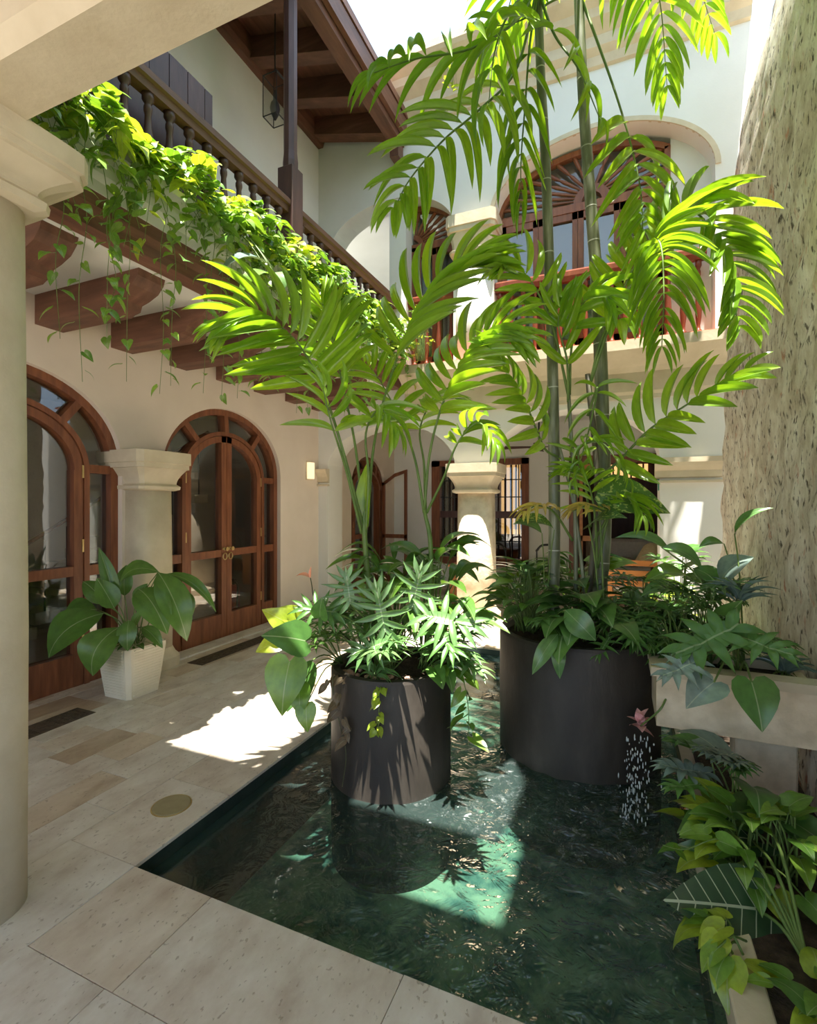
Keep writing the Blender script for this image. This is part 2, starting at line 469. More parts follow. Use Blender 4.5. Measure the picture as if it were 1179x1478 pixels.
def arched_wall(name, axis, c0, c1, s0, s1, z0, z1, openings, mat, splay=None):
    """wall with arched openings: (a, b, sill, spring, rise)"""
    bm = bmesh.new()
    cuts = {s0, s1}
    for (a, b, sill, zs, rise) in openings:
        c, h = (a + b) / 2, (b - a) / 2
        for k in range(33):
            cuts.add(round(c - h * math.cos(PI * k / 32), 5))
    cuts = sorted(x for x in cuts if s0 <= x <= s1)
    def op_at(s):
        for o in openings:
            if o[0] < s < o[1]: return o
        return None
    def top(o, s):
        c, h = (o[0] + o[1]) / 2, (o[1] - o[0]) / 2
        u = max(0.0, 1 - ((s - c) / h) ** 2)
        return o[3] + o[4] * math.sqrt(u)
    def quad(p, q, r, t):
        bm.faces.new([bm.verts.new(v) for v in (p, q, r, t)])
    for sa, sb in zip(cuts[:-1], cuts[1:]):
        o = op_at((sa + sb) / 2)
        spans = []
        if o is None:
            spans.append((z0, z0, z1, z1))
        else:
            spans.append((top(o, sa), top(o, sb), z1, z1))
            if o[2] > z0: spans.append((z0, z0, o[2], o[2]))
        for la, lb, ua, ub in spans:
            for c in (c0, c1):
                quad(pt(axis, sa, la, c), pt(axis, sb, lb, c), pt(axis, sb, ub, c), pt(axis, sa, ua, c))
            quad(pt(axis, sa, la, c0), pt(axis, sb, lb, c0), pt(axis, sb, lb, c1), pt(axis, sa, la, c1))
            quad(pt(axis, sa, ua, c0), pt(axis, sb, ub, c0), pt(axis, sb, ub, c1), pt(axis, sa, ua, c1))
    for o in openings:
        for s in o[:2]:
            quad(pt(axis, s, o[2], c0), pt(axis, s, o[3], c0), pt(axis, s, o[3], c1), pt(axis, s, o[2], c1))
    for s in (s0, s1):
        quad(pt(axis, s, z0, c0), pt(axis, s, z1, c0), pt(axis, s, z1, c1), pt(axis, s, z0, c1))
    bmesh.ops.remove_doubles(bm, verts=bm.verts, dist=1e-4)
    return obj(name, bm, mat)

def lathe(prof, n=24, power=2.0, center=(0, 0), half=None, bm=None, sx=1, sy=1):
    """profile of (radius, z) swept round; power > 2 squares the plan off"""
    bm = bm or bmesh.new()
    rings = []
    for r, z in prof:
        ring = []
        for k in range(n):
            t = 2 * PI * (k + 0.5) / n
            c, s = math.cos(t), math.sin(t)
            q = (abs(c) ** power + abs(s) ** power) ** (-1 / power)
            ring.append(bm.verts.new((center[0] + sx * r * q * c, center[1] + sy * r * q * s, z)))
        rings.append(ring)
    for a, b in zip(rings[:-1], rings[1:]):
        for k in range(n):
            bm.faces.new((a[k], a[(k + 1) % n], b[(k + 1) % n], b[k]))
    bm.faces.new(list(reversed(rings[0])))
    bm.faces.new(rings[-1])
    return bm

def sample(pts, n):
    """Catmull-Rom through the points"""
    P = [Vector(p) for p in pts]
    if len(P) == 2:
        return [P[0].lerp(P[1], i / n) for i in range(n + 1)]
    P = [2 * P[0] - P[1]] + P + [2 * P[-1] - P[-2]]
    m = len(P) - 3
    out = []
    for i in range(n + 1):
        t = i / n * m
        k = min(int(t), m - 1)
        u = t - k
        a, b, c, d = P[k:k + 4]
        out.append(0.5 * ((2 * b) + (c - a) * u + (2 * a - 5 * b + 4 * c - d) * u * u + (3 * b - a - 3 * c + d) * u ** 3))
    return out

def tube(pts, r0, r1, n=6, bm=None, cap=True):
    bm = bm or bmesh.new()
    rings = []
    ref = Vector((0.31, 0.95, 0.07))
    for i, p in enumerate(pts):
        a = pts[max(i - 1, 0)]
        b = pts[min(i + 1, len(pts) - 1)]
        t = (b - a).normalized()
        x = t.cross(ref)
        if x.length < 1e-3: x = t.cross(Vector((1, 0, 0)))
        x.normalize()
        y = t.cross(x)
        r = r0 + (r1 - r0) * i / (len(pts) - 1)
        rings.append([bm.verts.new(p + (x * math.cos(2 * PI * k / n) + y * math.sin(2 * PI * k / n)) * r) for k in range(n)])
    for a, b in zip(rings[:-1], rings[1:]):
        for k in range(n):
            bm.faces.new((a[k], a[(k + 1) % n], b[(k + 1) % n], b[k]))
    if cap:
        bm.faces.new(list(reversed(rings[0])))
        bm.faces.new(rings[-1])
    return bm

def profile_bar(prof, axis, s0, s1):
    """moulding: 2-D profile swept straight along Y (axis 'Y': profile is x,z) or along X (axis 'X': profile is y,z)"""
    bm = bmesh.new()
    if axis == 'Y':
        return prism(prof, 'Y', s0, s1, bm)
    return prism(prof, 'X', s0, s1, bm)

# ------------------------------------------------------------ floor and pool
PX0, PX1, PY0, PY1 = -2.10, 0.36, 1.65, 5.80      # pool opening
g = bmesh.new()
box(-6.0, PX0 - 0.02, -3.0, 10.0, -0.06, -0.016, g)
box(PX0 - 0.02, 4.0, -3.0, PY0 - 0.02, -0.06, -0.016, g)
box(PX0 - 0.02, 4.0, PY1 + 0.02, 13.6, -0.06, -0.016, g)
box(PX1 + 0.02, 4.0, PY0 - 0.02, PY1 + 0.02, -0.06, -0.016, g)
box(-10.0, PX0 - 0.02, 10.0, 13.6, -0.06, -0.016, g)
box(-10.0, -6.0, -3.0, 10.0, -0.06, -0.016, g)
floor = tag(obj('floor', g, 'grout'), 'pale travertine floor of the courtyard around the pool', 'floor', kind='structure')

tag(obj('floor_ground', box(-25, 25, -25, 25, -0.95, -0.80), 'grout'), 'ground on which the house stands', 'ground', kind='structure')
tag(obj('floor_near', box(-12, 12, -14, -3.0, -0.06, -0.002), 'grout'), 'paved ground behind the near gallery', 'floor', kind='structure')

def slab(name, x0, x1, y0, y1, top=0.0):
    gap = 0.0014
    o = obj(name, box(x0 + gap, x1 - gap, y0 + gap, y1 - gap, -0.02, top + R.uniform(-0.0012, 0.0008), bev=0.0014), 'travertine', floor)
    return o
# narrow courses beside the left wall, running along it
COURSE = 0.243
x = -2.565
rows = []
while x > -4.95:
    rows.append((x - COURSE, x))
    x -= COURSE
for i, (a, b) in enumerate(rows):
    y = -0.4 - R.uniform(0, 0.5)
    while y < 7.0:
        L = R.choice((0.36, 0.48, 0.6, 0.72, 0.9))
        if y + L > 0.4:
            slab('tile', max(a, -4.62), b, y, min(y + L, 7.05))
        y += L
# wide coping along the pool, and the big slabs on the near side
y = 0.60
for L in (1.05, 0.62, 0.9, 0.75, 0.85, 0.7, 0.6, 0.35, 0.63):
    slab('coping_slab', -2.565, PX0, y, y + L)
    y += L
xs = (-2.565, -1.63, -0.72, 0.2, 1.1, 2.0)
for a, b in zip(xs[:-1], xs[1:]):
    slab('coping_slab', max(a, PX0) if a > -2.5 else PX0, b, 1.19, PY0)
for r in range(4):
    for k in range(5):
        o = -2.565 + 0.9 * k + (0.45 if r % 2 else 0.0)
        slab('tile', max(o, -2.565), o + 0.9, 1.19 - 0.6 * (r + 1), 1.19 - 0.6 * r)
for k in range(6):
    for r in range(3):
        slab('tile', -2.10 + 0.6 * k, -1.5 + 0.6 * k, PY1 + 0.42 * r, PY1 + 0.42 * (r + 1))
for k in range(12):
    for r in range(5):
        slab('tile', -4.6 + 0.6 * k, -4.0 + 0.6 * k, 7.06 + 0.6 * r, 7.66 + 0.6 * r)

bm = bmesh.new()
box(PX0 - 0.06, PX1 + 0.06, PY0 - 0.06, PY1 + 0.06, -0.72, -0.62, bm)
tag(obj('floor_pool', bm, 'pool_tile_caustics'), 'green tiled pool bottom with painted pale caustic mottling under the water', 'pool', kind='structure')
bm = bmesh.new()
box(PX0 - 0.06, PX0 - 0.012, PY0 - 0.06, PY1 + 0.06, -0.62, -0.02, bm)
box(PX1, PX1 + 0.06, PY0 - 0.06, PY1 + 0.06, -0.62, -0.02, bm)
box(PX0, PX1, PY0 - 0.06, PY0, -0.62, -0.02, bm)
box(PX0, PX1, PY1, PY1 + 0.06, -0.62, -0.02, bm)
tag(obj('wall_pool', bm, 'pool_side'), 'dark stone sides of the pool basin', 'pool', kind='structure')
bm = bmesh.new()
N = 90
gv = [[bm.verts.new((PX0 + (PX1 - PX0) * i / N, PY0 + (PY1 - PY0) * j / N, 0)) for j in range(N + 1)] for i in range(N + 1)]
for i in range(N):
    for j in range(N):
        bm.faces.new((gv[i][j], gv[i + 1][j], gv[i + 1][j + 1], gv[i][j + 1]))
for v in bm.verts:
    d = math.hypot(v.co.x - 0.0, v.co.y - 3.1)
    v.co.z = -0.085 + 0.010 * math.exp(-d * 1.3) * math.sin(26 * d + 2 * math.sin(7 * v.co.x)) + 0.0015 * math.sin(9 * v.co.x + 5 * v.co.y)
tag(obj('pool_water', bm, 'water', smooth=True), 'dark green rippling water filling the courtyard pool', 'water', kind='stuff')

# drain grates let into the floor beside the wall, and the round cover by the pool corner
def grate(x0, x1, y0, y1, label):
    t = thing('drain_grate', label, 'drain', (x0, y0, 0), 'stone drain grates along the left wall')
    obj('frame', box(x0, x1, y0, y1, -0.012, 0.0035), 'grate', t)
    n = int((y1 - y0) / 0.045)
    for k in range(n):
        ya = y0 + 0.01 + (y1 - y0 - 0.02) * k / n
        obj('bar', box(x0 + 0.012, x1 - 0.012, ya + 0.008, ya + 0.034, 0.002, 0.008), 'grate', t)
grate(-4.27, -4.06, 3.98, 5.25, 'brown drain grate in the floor before the double door with brass handles')
grate(-4.17, -3.94, 1.95, 2.74, 'brown drain grate in the floor beside the ribbed cream pot')
t = thing('round_cover', 'round brass-coloured cover plate let into the pool coping', 'cover', (-2.33, 2.06, 0))
obj('plate', lathe([(0.10, -0.01), (0.10, 0.003), (0.096, 0.0055)], 40, center=(-2.33, 2.06)), 'cover_plate', t)
obj('rim', lathe([(0.106, -0.01), (0.106, 0.0025)], 40, center=(-2.33, 2.06)), 'brass', t)

# ------------------------------------------------------------ left wall, ground floor
WX = -4.6
D1 = (3.95, 6.00, 0.0, 2.10, 0.81)
D2 = (1.42, 3.47, 0.0, 2.10, 0.81)
D3 = (8.10, 9.55, 0.0, 2.05, 0.60)
w = arched_wall('wall_left', 'X', WX, WX - 0.32, -1.5, 10.0, 0.0, 3.75, [D2, D1, D3], 'plaster_cream')
tag(w, 'cream plaster wall with tall arched doors under the balcony', 'wall', kind='structure')
bb = bmesh.new()
for a, b in ((-1.5, 1.42), (3.47, 3.95), (6.0, 8.1), (9.55, 10.0)):
    box(WX, WX + 0.022, a, b, 0, 0.12, bb)
tag(obj('baseboard_left', bb, 'limestone'), 'low stone skirting along the cream left wall', 'skirting', kind='structure')
tag(obj('trim_1', box(WX - 0.02, WX + 0.20, 3.3, 6.35, 0.0, 0.022, bev=0.004), 'travertine'), 'raised pale stone threshold before the arched doors', 'threshold', kind='structure')

def arched_door(name, label, op, X, inner, leaf_open=None, brass=True):
    """outer arched frame, arched pair of leaves inside it, side lights and an arched fanlight"""
    y0, y1, _, zs, rise = op
    c, h = (y0 + y1) / 2, (y1 - y0) / 2
    t = thing(name, label, 'door', (X, c, 0), kind='structure')
    f0, f1 = X - 0.19, X - 0.06
    fw = 0.075
    bm = bmesh.new()
    rect(y0, y0 + fw, 0, zs, 'X', f0, f1, bm)
    rect(y1 - fw, y1, 0, zs, 'X', f0, f1, bm)
    band(c, zs, h, rise, h - fw, rise - fw, 0, PI, 'X', f0, f1, 32, bm)
    obj('frame', bm, 'wood', t)
    i0, i1, izs, ir = inner
    ci, hi = (i0 + i1) / 2, (i1 - i0) / 2
    bm = bmesh.new()
    mw = 0.05
    rect(i0 - mw, i0, 0, izs, 'X', f0, f1, bm)
    rect(i1, i1 + mw, 0, izs, 'X', f0, f1, bm)
    band(ci, izs, hi + mw, ir + mw, hi, ir, 0, PI, 'X', f0, f1, 32, bm)
    obj('inner_frame', bm, 'wood', t)
    # side lights
    for a, b in ((y0 + fw, i0 - mw), (i1 + mw, y1 - fw)):
        for za, zb in ((1.02, 1.12), (2.0, 2.08)):
            obj('rail', rect(a, b, za, zb, 'X', f0 + 0.02, f1 - 0.01), 'wood', t)
        obj('panel', rect(a, b, 0.0, 0.30, 'X', f0 + 0.03, f1 - 0.02), 'wood', t)
        obj('pane', rect(a, b, 0.30, 1.02, 'X', f0 + 0.05, f0 + 0.058), 'glass', t)
        obj('pane', rect(a, b, 1.12, 2.0, 'X', f0 + 0.05, f0 + 0.058), 'glass', t)
    # fanlight: radial bars and curved panes between them
    A1, B1, A0, B0 = h - fw, rise - fw, hi + mw, ir + mw
    angs = [math.radians(a) for a in (0, 48, 90, 132, 180)]
    for q in (1, 2, 3):
        th = angs[q]
        p = Vector((ci + A0 * math.cos(th), izs + B0 * math.sin(th)))
        e = Vector((c + A1 * math.cos(th), zs + B1 * math.sin(th)))
        d = (e - p).normalized()
        nrm = Vector((-d.y, d.x)) * 0.035
        p = p - d * 0.02
        e = e + d * 0.02
        obj('bar', prism([tuple(p - nrm), tuple(e - nrm), tuple(e + nrm), tuple(p + nrm)], 'X', f0 + 0.01, f1 - 0.005), 'wood', t)
    for q in range(4):
        o = arc(c, zs, A1, B1, angs[q], angs[q + 1], 10)
        i_ = arc(ci, izs, A0, B0, angs[q], angs[q + 1], 10)
        bm = bmesh.new()
        for k in range(10):
            va = [bm.verts.new(pt('X', s, z, f0 + 0.05)) for s, z in (o[k], o[k + 1], i_[k + 1], i_[k])]
            bm.faces.new(va)
        bmesh.ops.remove_doubles(bm, verts=bm.verts, dist=1e-5)
        obj('pane', bm, 'glass', t)
    # two leaves meeting in the middle
    for s, (a, b) in ((-1, (i0 + 0.006, ci - 0.004)), (1, (ci + 0.004, i1 - 0.006))):
        if leaf_open == s:
            continue
        st = 0.085
        l0, l1 = f0 + 0.015, f1 - 0.012
        bm = bmesh.new()
        zi = lambda y, dh: izs + (ir - dh) * math.sqrt(max(0, 1 - ((y - ci) / (hi - dh)) ** 2)) if abs(y - ci) < hi - dh else izs
        inner_e, outer_e = (b, a) if s < 0 else (a, b)
        rect(outer_e, outer_e - s * st, 0, izs, 'X', l0, l1, bm)
        prism([(inner_e, 0), (inner_e + s * st, 0), (inner_e + s * st, zi(inner_e + s * st, 0.008)), (inner_e, zi(inner_e, 0.008))], 'X', l0, l1, bm)
        rect(a, b, 0.0, 0.30, 'X', l0 + 0.004, l1 - 0.004, bm)
        rect(a, b, 1.03, 1.12, 'X', l0 + 0.004, l1 - 0.004, bm)
        t0, t1 = (PI / 2, PI) if s < 0 else (0, PI / 2)
        band(ci, izs, hi - 0.008, ir - 0.008, hi - st, ir - st, t0, t1, 'X', l0, l1, 16, bm)
        lf = obj('leaf', bm, 'wood', t)
        pa, pb = a + st * (1 if s < 0 else 0.9), b - st * (0.9 if s < 0 else 1)
        obj('pane', rect(min(pa, pb), max(pa, pb), 0.30, 1.03, 'X', l0 + 0.04, l0 + 0.048), 'glass', lf)
        top = [(y, zi(y, st * 0.6)) for y in [pa + (pb - pa) * k / 12 for k in range(13)]]
        bm = bmesh.new()
        vv = [bm.verts.new(pt('X', y, z, l0 + 0.044)) for y, z in [(pa, 1.12)] + top + [(pb, 1.12)]]
        bm.faces.new(vv)
        obj('pane', bm, 'glass', lf)
        if brass:
            yh = inner_e + s * 0.045
            k_ = lathe([(0.022, 0), (0.022, 0.012), (0.012, 0.02), (0.012, 0.045), (0.026, 0.05), (0.026, 0.06)], 14)
            tag(obj('knob', k_, 'brass', lf, Matrix.Translation((l1, yh, 1.13)) @ Matrix.Rotation(PI / 2, 4, 'Y')), 'small brass knob')
            rg = bmesh.new()
            tube([Vector((l1 + 0.02, yh + 0.034 * math.cos(q * PI / 8), 1.035 + 0.042 * math.sin(q * PI / 8))) for q in range(17)], 0.007, 0.007, 6, rg)
            tag(obj('pull_ring', rg, 'brass', lf), 'brass pull ring')
        for zz in (0.35, 1.25, 1.95):
            obj('hinge', box(l1 - 0.002, l1 + 0.008, outer_e - 0.012, outer_e + 0.012, zz, zz + 0.12), 'brass', lf)
    return t
arched_door('door_1', 'arched glazed double door with brass handles and fanlight', D1, WX, (4.32, 5.66, 2.02, 0.56))
arched_door('door_2', 'arched glazed double door behind the ribbed cream pot', D2, WX, (1.79, 3.13, 2.02, 0.56))
d3 = arched_door('door_3', 'narrow arched wooden door with one leaf open beyond the arcade', D3, WX, (8.28, 9.37, 2.0, 0.36), leaf_open=1, brass=False)
bm = bmesh.new()
for a, b, za, zb in ((0, 0.06, 0.0, 2.15), (0.50, 0.56, 0.0, 2.36), (0.0, 0.56, 0.0, 0.25), (0, 0.56, 1.0, 1.08)):
    rect(WX + a, WX + b, za, zb, 'Y', 9.40, 9.44, bm)
prism([(WX, 2.08), (WX + 0.28, 2.27), (WX + 0.56, 2.36), (WX + 0.56, 2.42), (WX + 0.28, 2.34), (WX, 2.15)], 'Y', 9.40, 9.44, bm)
obj('leaf', bm, 'wood', d3)
# room behind the left wall
bm = bmesh.new()
rect(-0.5, 11.0, 0, 3.4, 'X', -8.6, -8.7, bm)
rect(-8.6, WX - 0.32, 0, 3.4, 'Y', -0.5, -0.4, bm)
rect(-8.6, WX - 0.32, 0, 3.4, 'Y', 7.6, 7.7, bm)
rect(-8.6, WX, 0, 3.45, 'Y', 10.9, 11.0, bm)
tag(obj('wall_hall', bm, 'plaster_cream'), 'dim cream walls of the hall behind the arched doors', 'wall', kind='structure')
tag(obj('ceiling_hall', box(-8.7, WX - 0.32, -0.5, 11.0, 3.4, 3.5), 'plaster_white'), 'white ceiling of the hall behind the arched doors', 'ceiling', kind='structure')
# stair seen through the glass
st = thing('staircase', 'wooden stair with iron railing in the hall behind the glazed door', 'staircase', (-7.0, 6.2, 0))
for k in range(11):
    y = 3.6 + 0.28 * k
    obj('step', box(-7.9, -6.7, y, y + 0.30, 0.02 + 0.17 * k, 0.17 * (k + 1)), 'limestone', st)
    obj('baluster', tube([Vector((-6.75, y + 0.14, 0.17 * (k + 1) - 0.01)), Vector((-6.75, y + 0.14, 0.17 * (k + 1) + 0.9))], 0.012, 0.012, 6), 'iron', st)
obj('handrail', tube([Vector((-6.75, 3.6, 1.08)), Vector((-6.75, 6.75, 2.99))], 0.025, 0.025, 8), 'wood', st)
ex = thing('fire_extinguisher', 'red fire extinguisher standing in the hall behind the glazed door', 'extinguisher', (-5.25, 5.75, 0))
obj('body', lathe([(0.075, 0.0), (0.08, 0.02), (0.08, 0.42), (0.06, 0.49), (0.025, 0.52)], 18, center=(-5.25, 5.75)), 'red', ex, smooth=True)
obj('valve', lathe([(0.022, 0.51), (0.022, 0.57), (0.03, 0.58), (0.03, 0.60)], 10, center=(-5.25, 5.75)), 'black', ex)
obj('hose', tube(sample([(-5.22, 5.75, 0.56), (-5.15, 5.72, 0.5), (-5.155, 5.72, 0.3), (-5.165, 5.72, 0.12)], 10), 0.012, 0.016, 6), 'black', ex)

# engaged half column between the two doors
def column(name, label, cx, cy, z0, shaft_r, z_cap, cap_r, z_top, mat_s, mat_c, power_s, base=True, sx=1, sy=1, power_c=10):
    t = thing(name, label, 'column', (cx, cy, z0))
    hcap = z_top - z_cap
    if base:
        obj('base', lathe([(shaft_r * 1.28, z0), (shaft_r * 1.28, z0 + 0.10), (shaft_r * 1.12, z0 + 0.14), (shaft_r * 1.0, z0 + 0.2)], 40, power_s if power_s > 3 else 6, (cx, cy), sx=sx, sy=sy), mat_s, t)
    obj('shaft', lathe([(shaft_r * 1.0, z0), (shaft_r * 1.02, z0 + (z_cap - z0) * 0.4), (shaft_r * 0.96, z_cap + 0.01)], 40, power_s, (cx, cy), sx=sx, sy=sy), mat_s, t, smooth=power_s < 5)
    r = shaft_r
    P = [(r * 0.97, z_cap), (r * 1.14, z_cap + 0.015), (r * 1.16, z_cap + 0.045), (r * 1.02, z_cap + 0.07)]
    for k in range(9):
        u = k / 8
        P.append((r * 1.02 + (cap_r * 0.9 - r * 1.02) * (1 - math.cos(u * PI / 2)), z_cap + 0.07 + (hcap * 0.56 - 0.07) * u))
    P += [(cap_r * 0.96, z_cap + hcap * 0.57), (cap_r * 0.96, z_cap + hcap * 0.68), (cap_r, z_cap + hcap * 0.70), (cap_r, z_top)]
    obj('capital', lathe(P, 40, power_c, (cx, cy), sx=sx, sy=sy), mat_c, t)
    return t
column('engaged_column', 'smooth cream half column between the two arched doors', WX + 0.02, 3.72, 0, 0.225, 1.84, 0.34, 2.24, 'limestone', 'limestone', 3.2)

sc_ = thing('wall_sconce', 'lit cream wall sconce on the left wall past the doors', 'lamp', (WX, 6.72, 2.1))
obj('shade', rect(6.66, 6.78, 2.11, 2.37, 'X', WX + 0.01, WX + 0.07), 'lamp_glow', sc_)
obj('back_plate', rect(6.63, 6.81, 2.09, 2.39, 'X', WX, WX + 0.012), 'limestone', sc_)

# ------------------------------------------------------------ balcony over the left side
EX = -3.12
ceil = tag(obj('ceiling_balcony', box(WX - 0.3, EX, 0.9, 7.0, 3.49, 3.72), 'plaster_white'), 'white underside of the left balcony between dark beams', 'ceiling', kind='structure')
prof = [(WX - 0.1, 3.5), (WX - 0.1, 3.24), (-3.72, 3.24), (-3.68, 3.26), (-3.62, 3.27), (-3.60, 3.32), (-3.52, 3.34), (-3.42, 3.38), (-3.36, 3.44), (-3.34, 3.5)]
bmesh_beam = None
for k in range(-2, 6):
    y = 3.35 + 0.69 * k
    bm = prism(prof, 'Y', 0.0, 0.235)
    if bmesh_beam is None:
        o = obj('beam', bm, 'wood_beam', ceil, Matrix.Translation((0, y, 0)))
        bmesh_beam = o.data
    else:
        bm.free()
        obj('beam', bmesh_beam, None, ceil, Matrix.Translation((0, y, 0)))
obj('edge_board', prism([(EX - 0.14, 3.47), (EX + 0.02, 3.47), (EX + 0.02, 3.55), (EX + 0.05, 3.60), (EX + 0.05, 3.70), (EX - 0.14, 3.70)], 'Y', 0.9, 7.0), 'wood_long', ceil)
kerb = [(EX - 0.30, 3.69), (EX + 0.06, 3.69), (EX + 0.06, 3.76), (EX + 0.09, 3.80), (EX + 0.09, 3.86), (EX + 0.05, 3.92), (EX + 0.12, 3.97), (EX + 0.12, 4.02), (EX - 0.10, 4.02), (EX - 0.10, 3.80), (EX - 0.30, 3.80)]
tag(obj('trim_2', profile_bar(kerb, 'Y', 0.9, 7.0), 'plaster_white'), 'moulded white kerb along the left balcony edge', 'moulding', kind='structure')
tag(obj('floor_balcony', box(WX, EX - 0.09, 0.9, 7.0, 3.72, 3.80), 'terracotta'), 'terracotta floor of the left balcony', 'floor', kind='structure')

BAL = [(0.045, 0.0), (0.045, 0.06), (0.028, 0.07), (0.024, 0.10), (0.040, 0.17), (0.046, 0.24), (0.040, 0.32), (0.026, 0.42), (0.022, 0.50), (0.030, 0.53), (0.030, 0.56), (0.022, 0.58), (0.042, 0.61), (0.042, 0.66)]
def turned(h, s=1.0):
    k = h / 0.66
    bm = lathe([(r * s, z * k) for r, z in BAL], 12)
    me = bpy.data.meshes.new('baluster')
    bmesh.ops.recalc_face_normals(bm, faces=bm.faces)
    bm.to_mesh(me); bm.free()
    for p in me.polygons: p.use_smooth = True
    return me
RX = -3.20
bs = thing('balustrade', 'dark turned-wood balustrade along the planted left balcony', 'balustrade', (RX, 4.0, 3.8))
obj('handrail', prism([(RX - 0.075, 4.78), (RX - 0.075, 4.84), (RX - 0.05, 4.87), (RX + 0.05, 4.87), (RX + 0.075, 4.84), (RX + 0.075, 4.79), (RX + 0.05, 4.78), (RX + 0.045, 4.72), (RX - 0.045, 4.72)], 'Y', 1.0, 7.0), 'wood_long', bs)
obj('bottom_rail', prism([(RX - 0.05, 4.0), (RX + 0.05, 4.0), (RX + 0.05, 4.06), (RX - 0.05, 4.06)], 'Y', 1.0, 7.0), 'wood_long', bs)
me = turned(0.67)
me.materials.append(M['wood_dark'])
y = 1.1
while y < 6.95:
    if abs(y - 4.34) > 0.14:
        obj('baluster', me, None, bs, Matrix.Translation((RX, y, 4.055)))
    y += 0.19
ps = thing('veranda_post', 'tall square dark-wood post rising from the left balcony rail', 'post', (RX, 4.34, 3.8))
obj('lower_post', box(RX - 0.095, RX + 0.095, 4.245, 4.435, 3.78, 5.22, bev=0.008), 'wood_dark', ps)
obj('upper_post', lathe([(0.075, 5.2), (0.075, 5.3), (0.066, 5.4), (0.066, 7.165)], 8, 8, (RX, 4.34)), 'wood_dark', ps)
# plank screen behind the rail
sc2 = thing('plank_screen', 'tall dark plank screen standing behind the balcony rail', 'screen', (-3.42, 2.4, 3.8))
y = 1.1
for k in range(13):
    if y >= 3.45: break
    obj('plank', box(-3.46, -3.42 + R.uniform(0, 0.004), y + 0.003, min(y + 0.186, 3.47), 3.8, 5.42), 'wood_dark', sc2)
    y += 0.19

# ------------------------------------------------------------ upper left wall and the timber roof over the balcony
tag(obj('wall_left_upper', box(WX - 0.3, WX, 0.5, 7.0, 3.75, 8.2), 'plaster_white'), 'pale upper wall behind the left balcony', 'wall', kind='structure')
roof = tag(obj('ceiling_roof', prism([(WX - 0.3, 7.98), (EX + 0.17, 7.52), (EX + 0.17, 7.62), (WX - 0.3, 8.12)], 'Y', 0.5, 7.6), 'wood_long'), 'dark boarded timber ceiling over the left balcony', 'ceiling', kind='structure')
obj('wall_plate', prism([(WX, 7.58), (WX + 0.09, 7.58), (WX + 0.12, 7.66), (WX + 0.12, 7.95), (WX, 7.98)], 'Y', 0.5, 7.0), 'wood_long', roof)
obj('eave_beam', prism([(RX - 0.02, 7.16), (RX + 0.16, 7.16), (RX + 0.16, 7.55), (RX - 0.02, 7.58)], 'Y', 0.5, 6.98), 'wood_long', roof)
obj('eave_beam', prism([(RX + 0.17, 7.26), (RX + 0.235, 7.26), (RX + 0.235, 7.50), (RX + 0.17, 7.52)], 'Y', 0.5, 6.9), 'wood_long', roof)
for k in range(9):
    y = 6.80 - 0.74 * k
    obj('cross_beam', prism([(WX + 0.05, 7.62), (RX + 0.02, 7.24), (RX + 0.02, 7.56), (WX + 0.05, 7.97)], 'Y', y - 0.09, y + 0.11), 'wood_beam', roof)
    obj('board', prism([(WX + 0.1, 7.945), (RX, 7.565), (RX, 7.59), (WX + 0.1, 7.97)], 'Y', y - 0.62, y - 0.1), 'wood_beam', roof)
obj('bracket', prism([(RX - 0.0, 6.94), (RX + 0.14, 6.94), (RX + 0.14, 7.17), (RX - 0.0, 7.17)], 'Y', 6.80, 6.98), 'wood_long', roof)

# lantern hung under that roof
LX, LY = -3.9, 4.98
ln_ = thing('hanging_lantern', 'black iron glass lantern on a chain above the balcony', 'lantern', (LX, LY, 6.45))
obj('chain', tube([Vector((LX, LY, 7.0)), Vector((LX, LY, 7.80))], 0.008, 0.008, 6), 'iron', ln_)
bm = bmesh.new()
hs = 0.10
for a in (-1, 1):
    for b in (-1, 1):
        tube([Vector((LX + a * hs, LY + b * hs, 6.42)), Vector((LX + a * hs, LY + b * hs, 6.92))], 0.007, 0.007, 4, bm)
for z in (6.42, 6.92):
    c4 = [Vector((LX + a * hs, LY + b * hs, z)) for a, b in ((-1, -1), (1, -1), (1, 1), (-1, 1))]
    for i in range(4):
        tube([c4[i], c4[(i + 1) % 4]], 0.008, 0.008, 4, bm)
for a, b in ((-1, -1), (1, -1), (1, 1), (-1, 1)):
    tube([Vector((LX + a * hs, LY + b * hs, 6.92)), Vector((LX, LY, 7.02))], 0.006, 0.006, 4, bm)
obj('cage', bm, 'iron', ln_)
for a in (-1, 1):
    obj('pane', box(LX + a * hs - 0.002, LX + a * hs + 0.002, LY - hs, LY + hs, 6.43, 6.91), 'clear_glass', ln_)
    obj('pane', box(LX - hs, LX + hs, LY + a * hs - 0.002, LY + a * hs + 0.002, 6.43, 6.91), 'clear_glass', ln_)
obj('burner', lathe([(0.012, 6.42), (0.05, 6.50), (0.062, 6.56), (0.05, 6.62), (0.02, 6.66), (0.018, 6.78)], 14, center=(LX, LY)), 'iron', ln_, smooth=True)

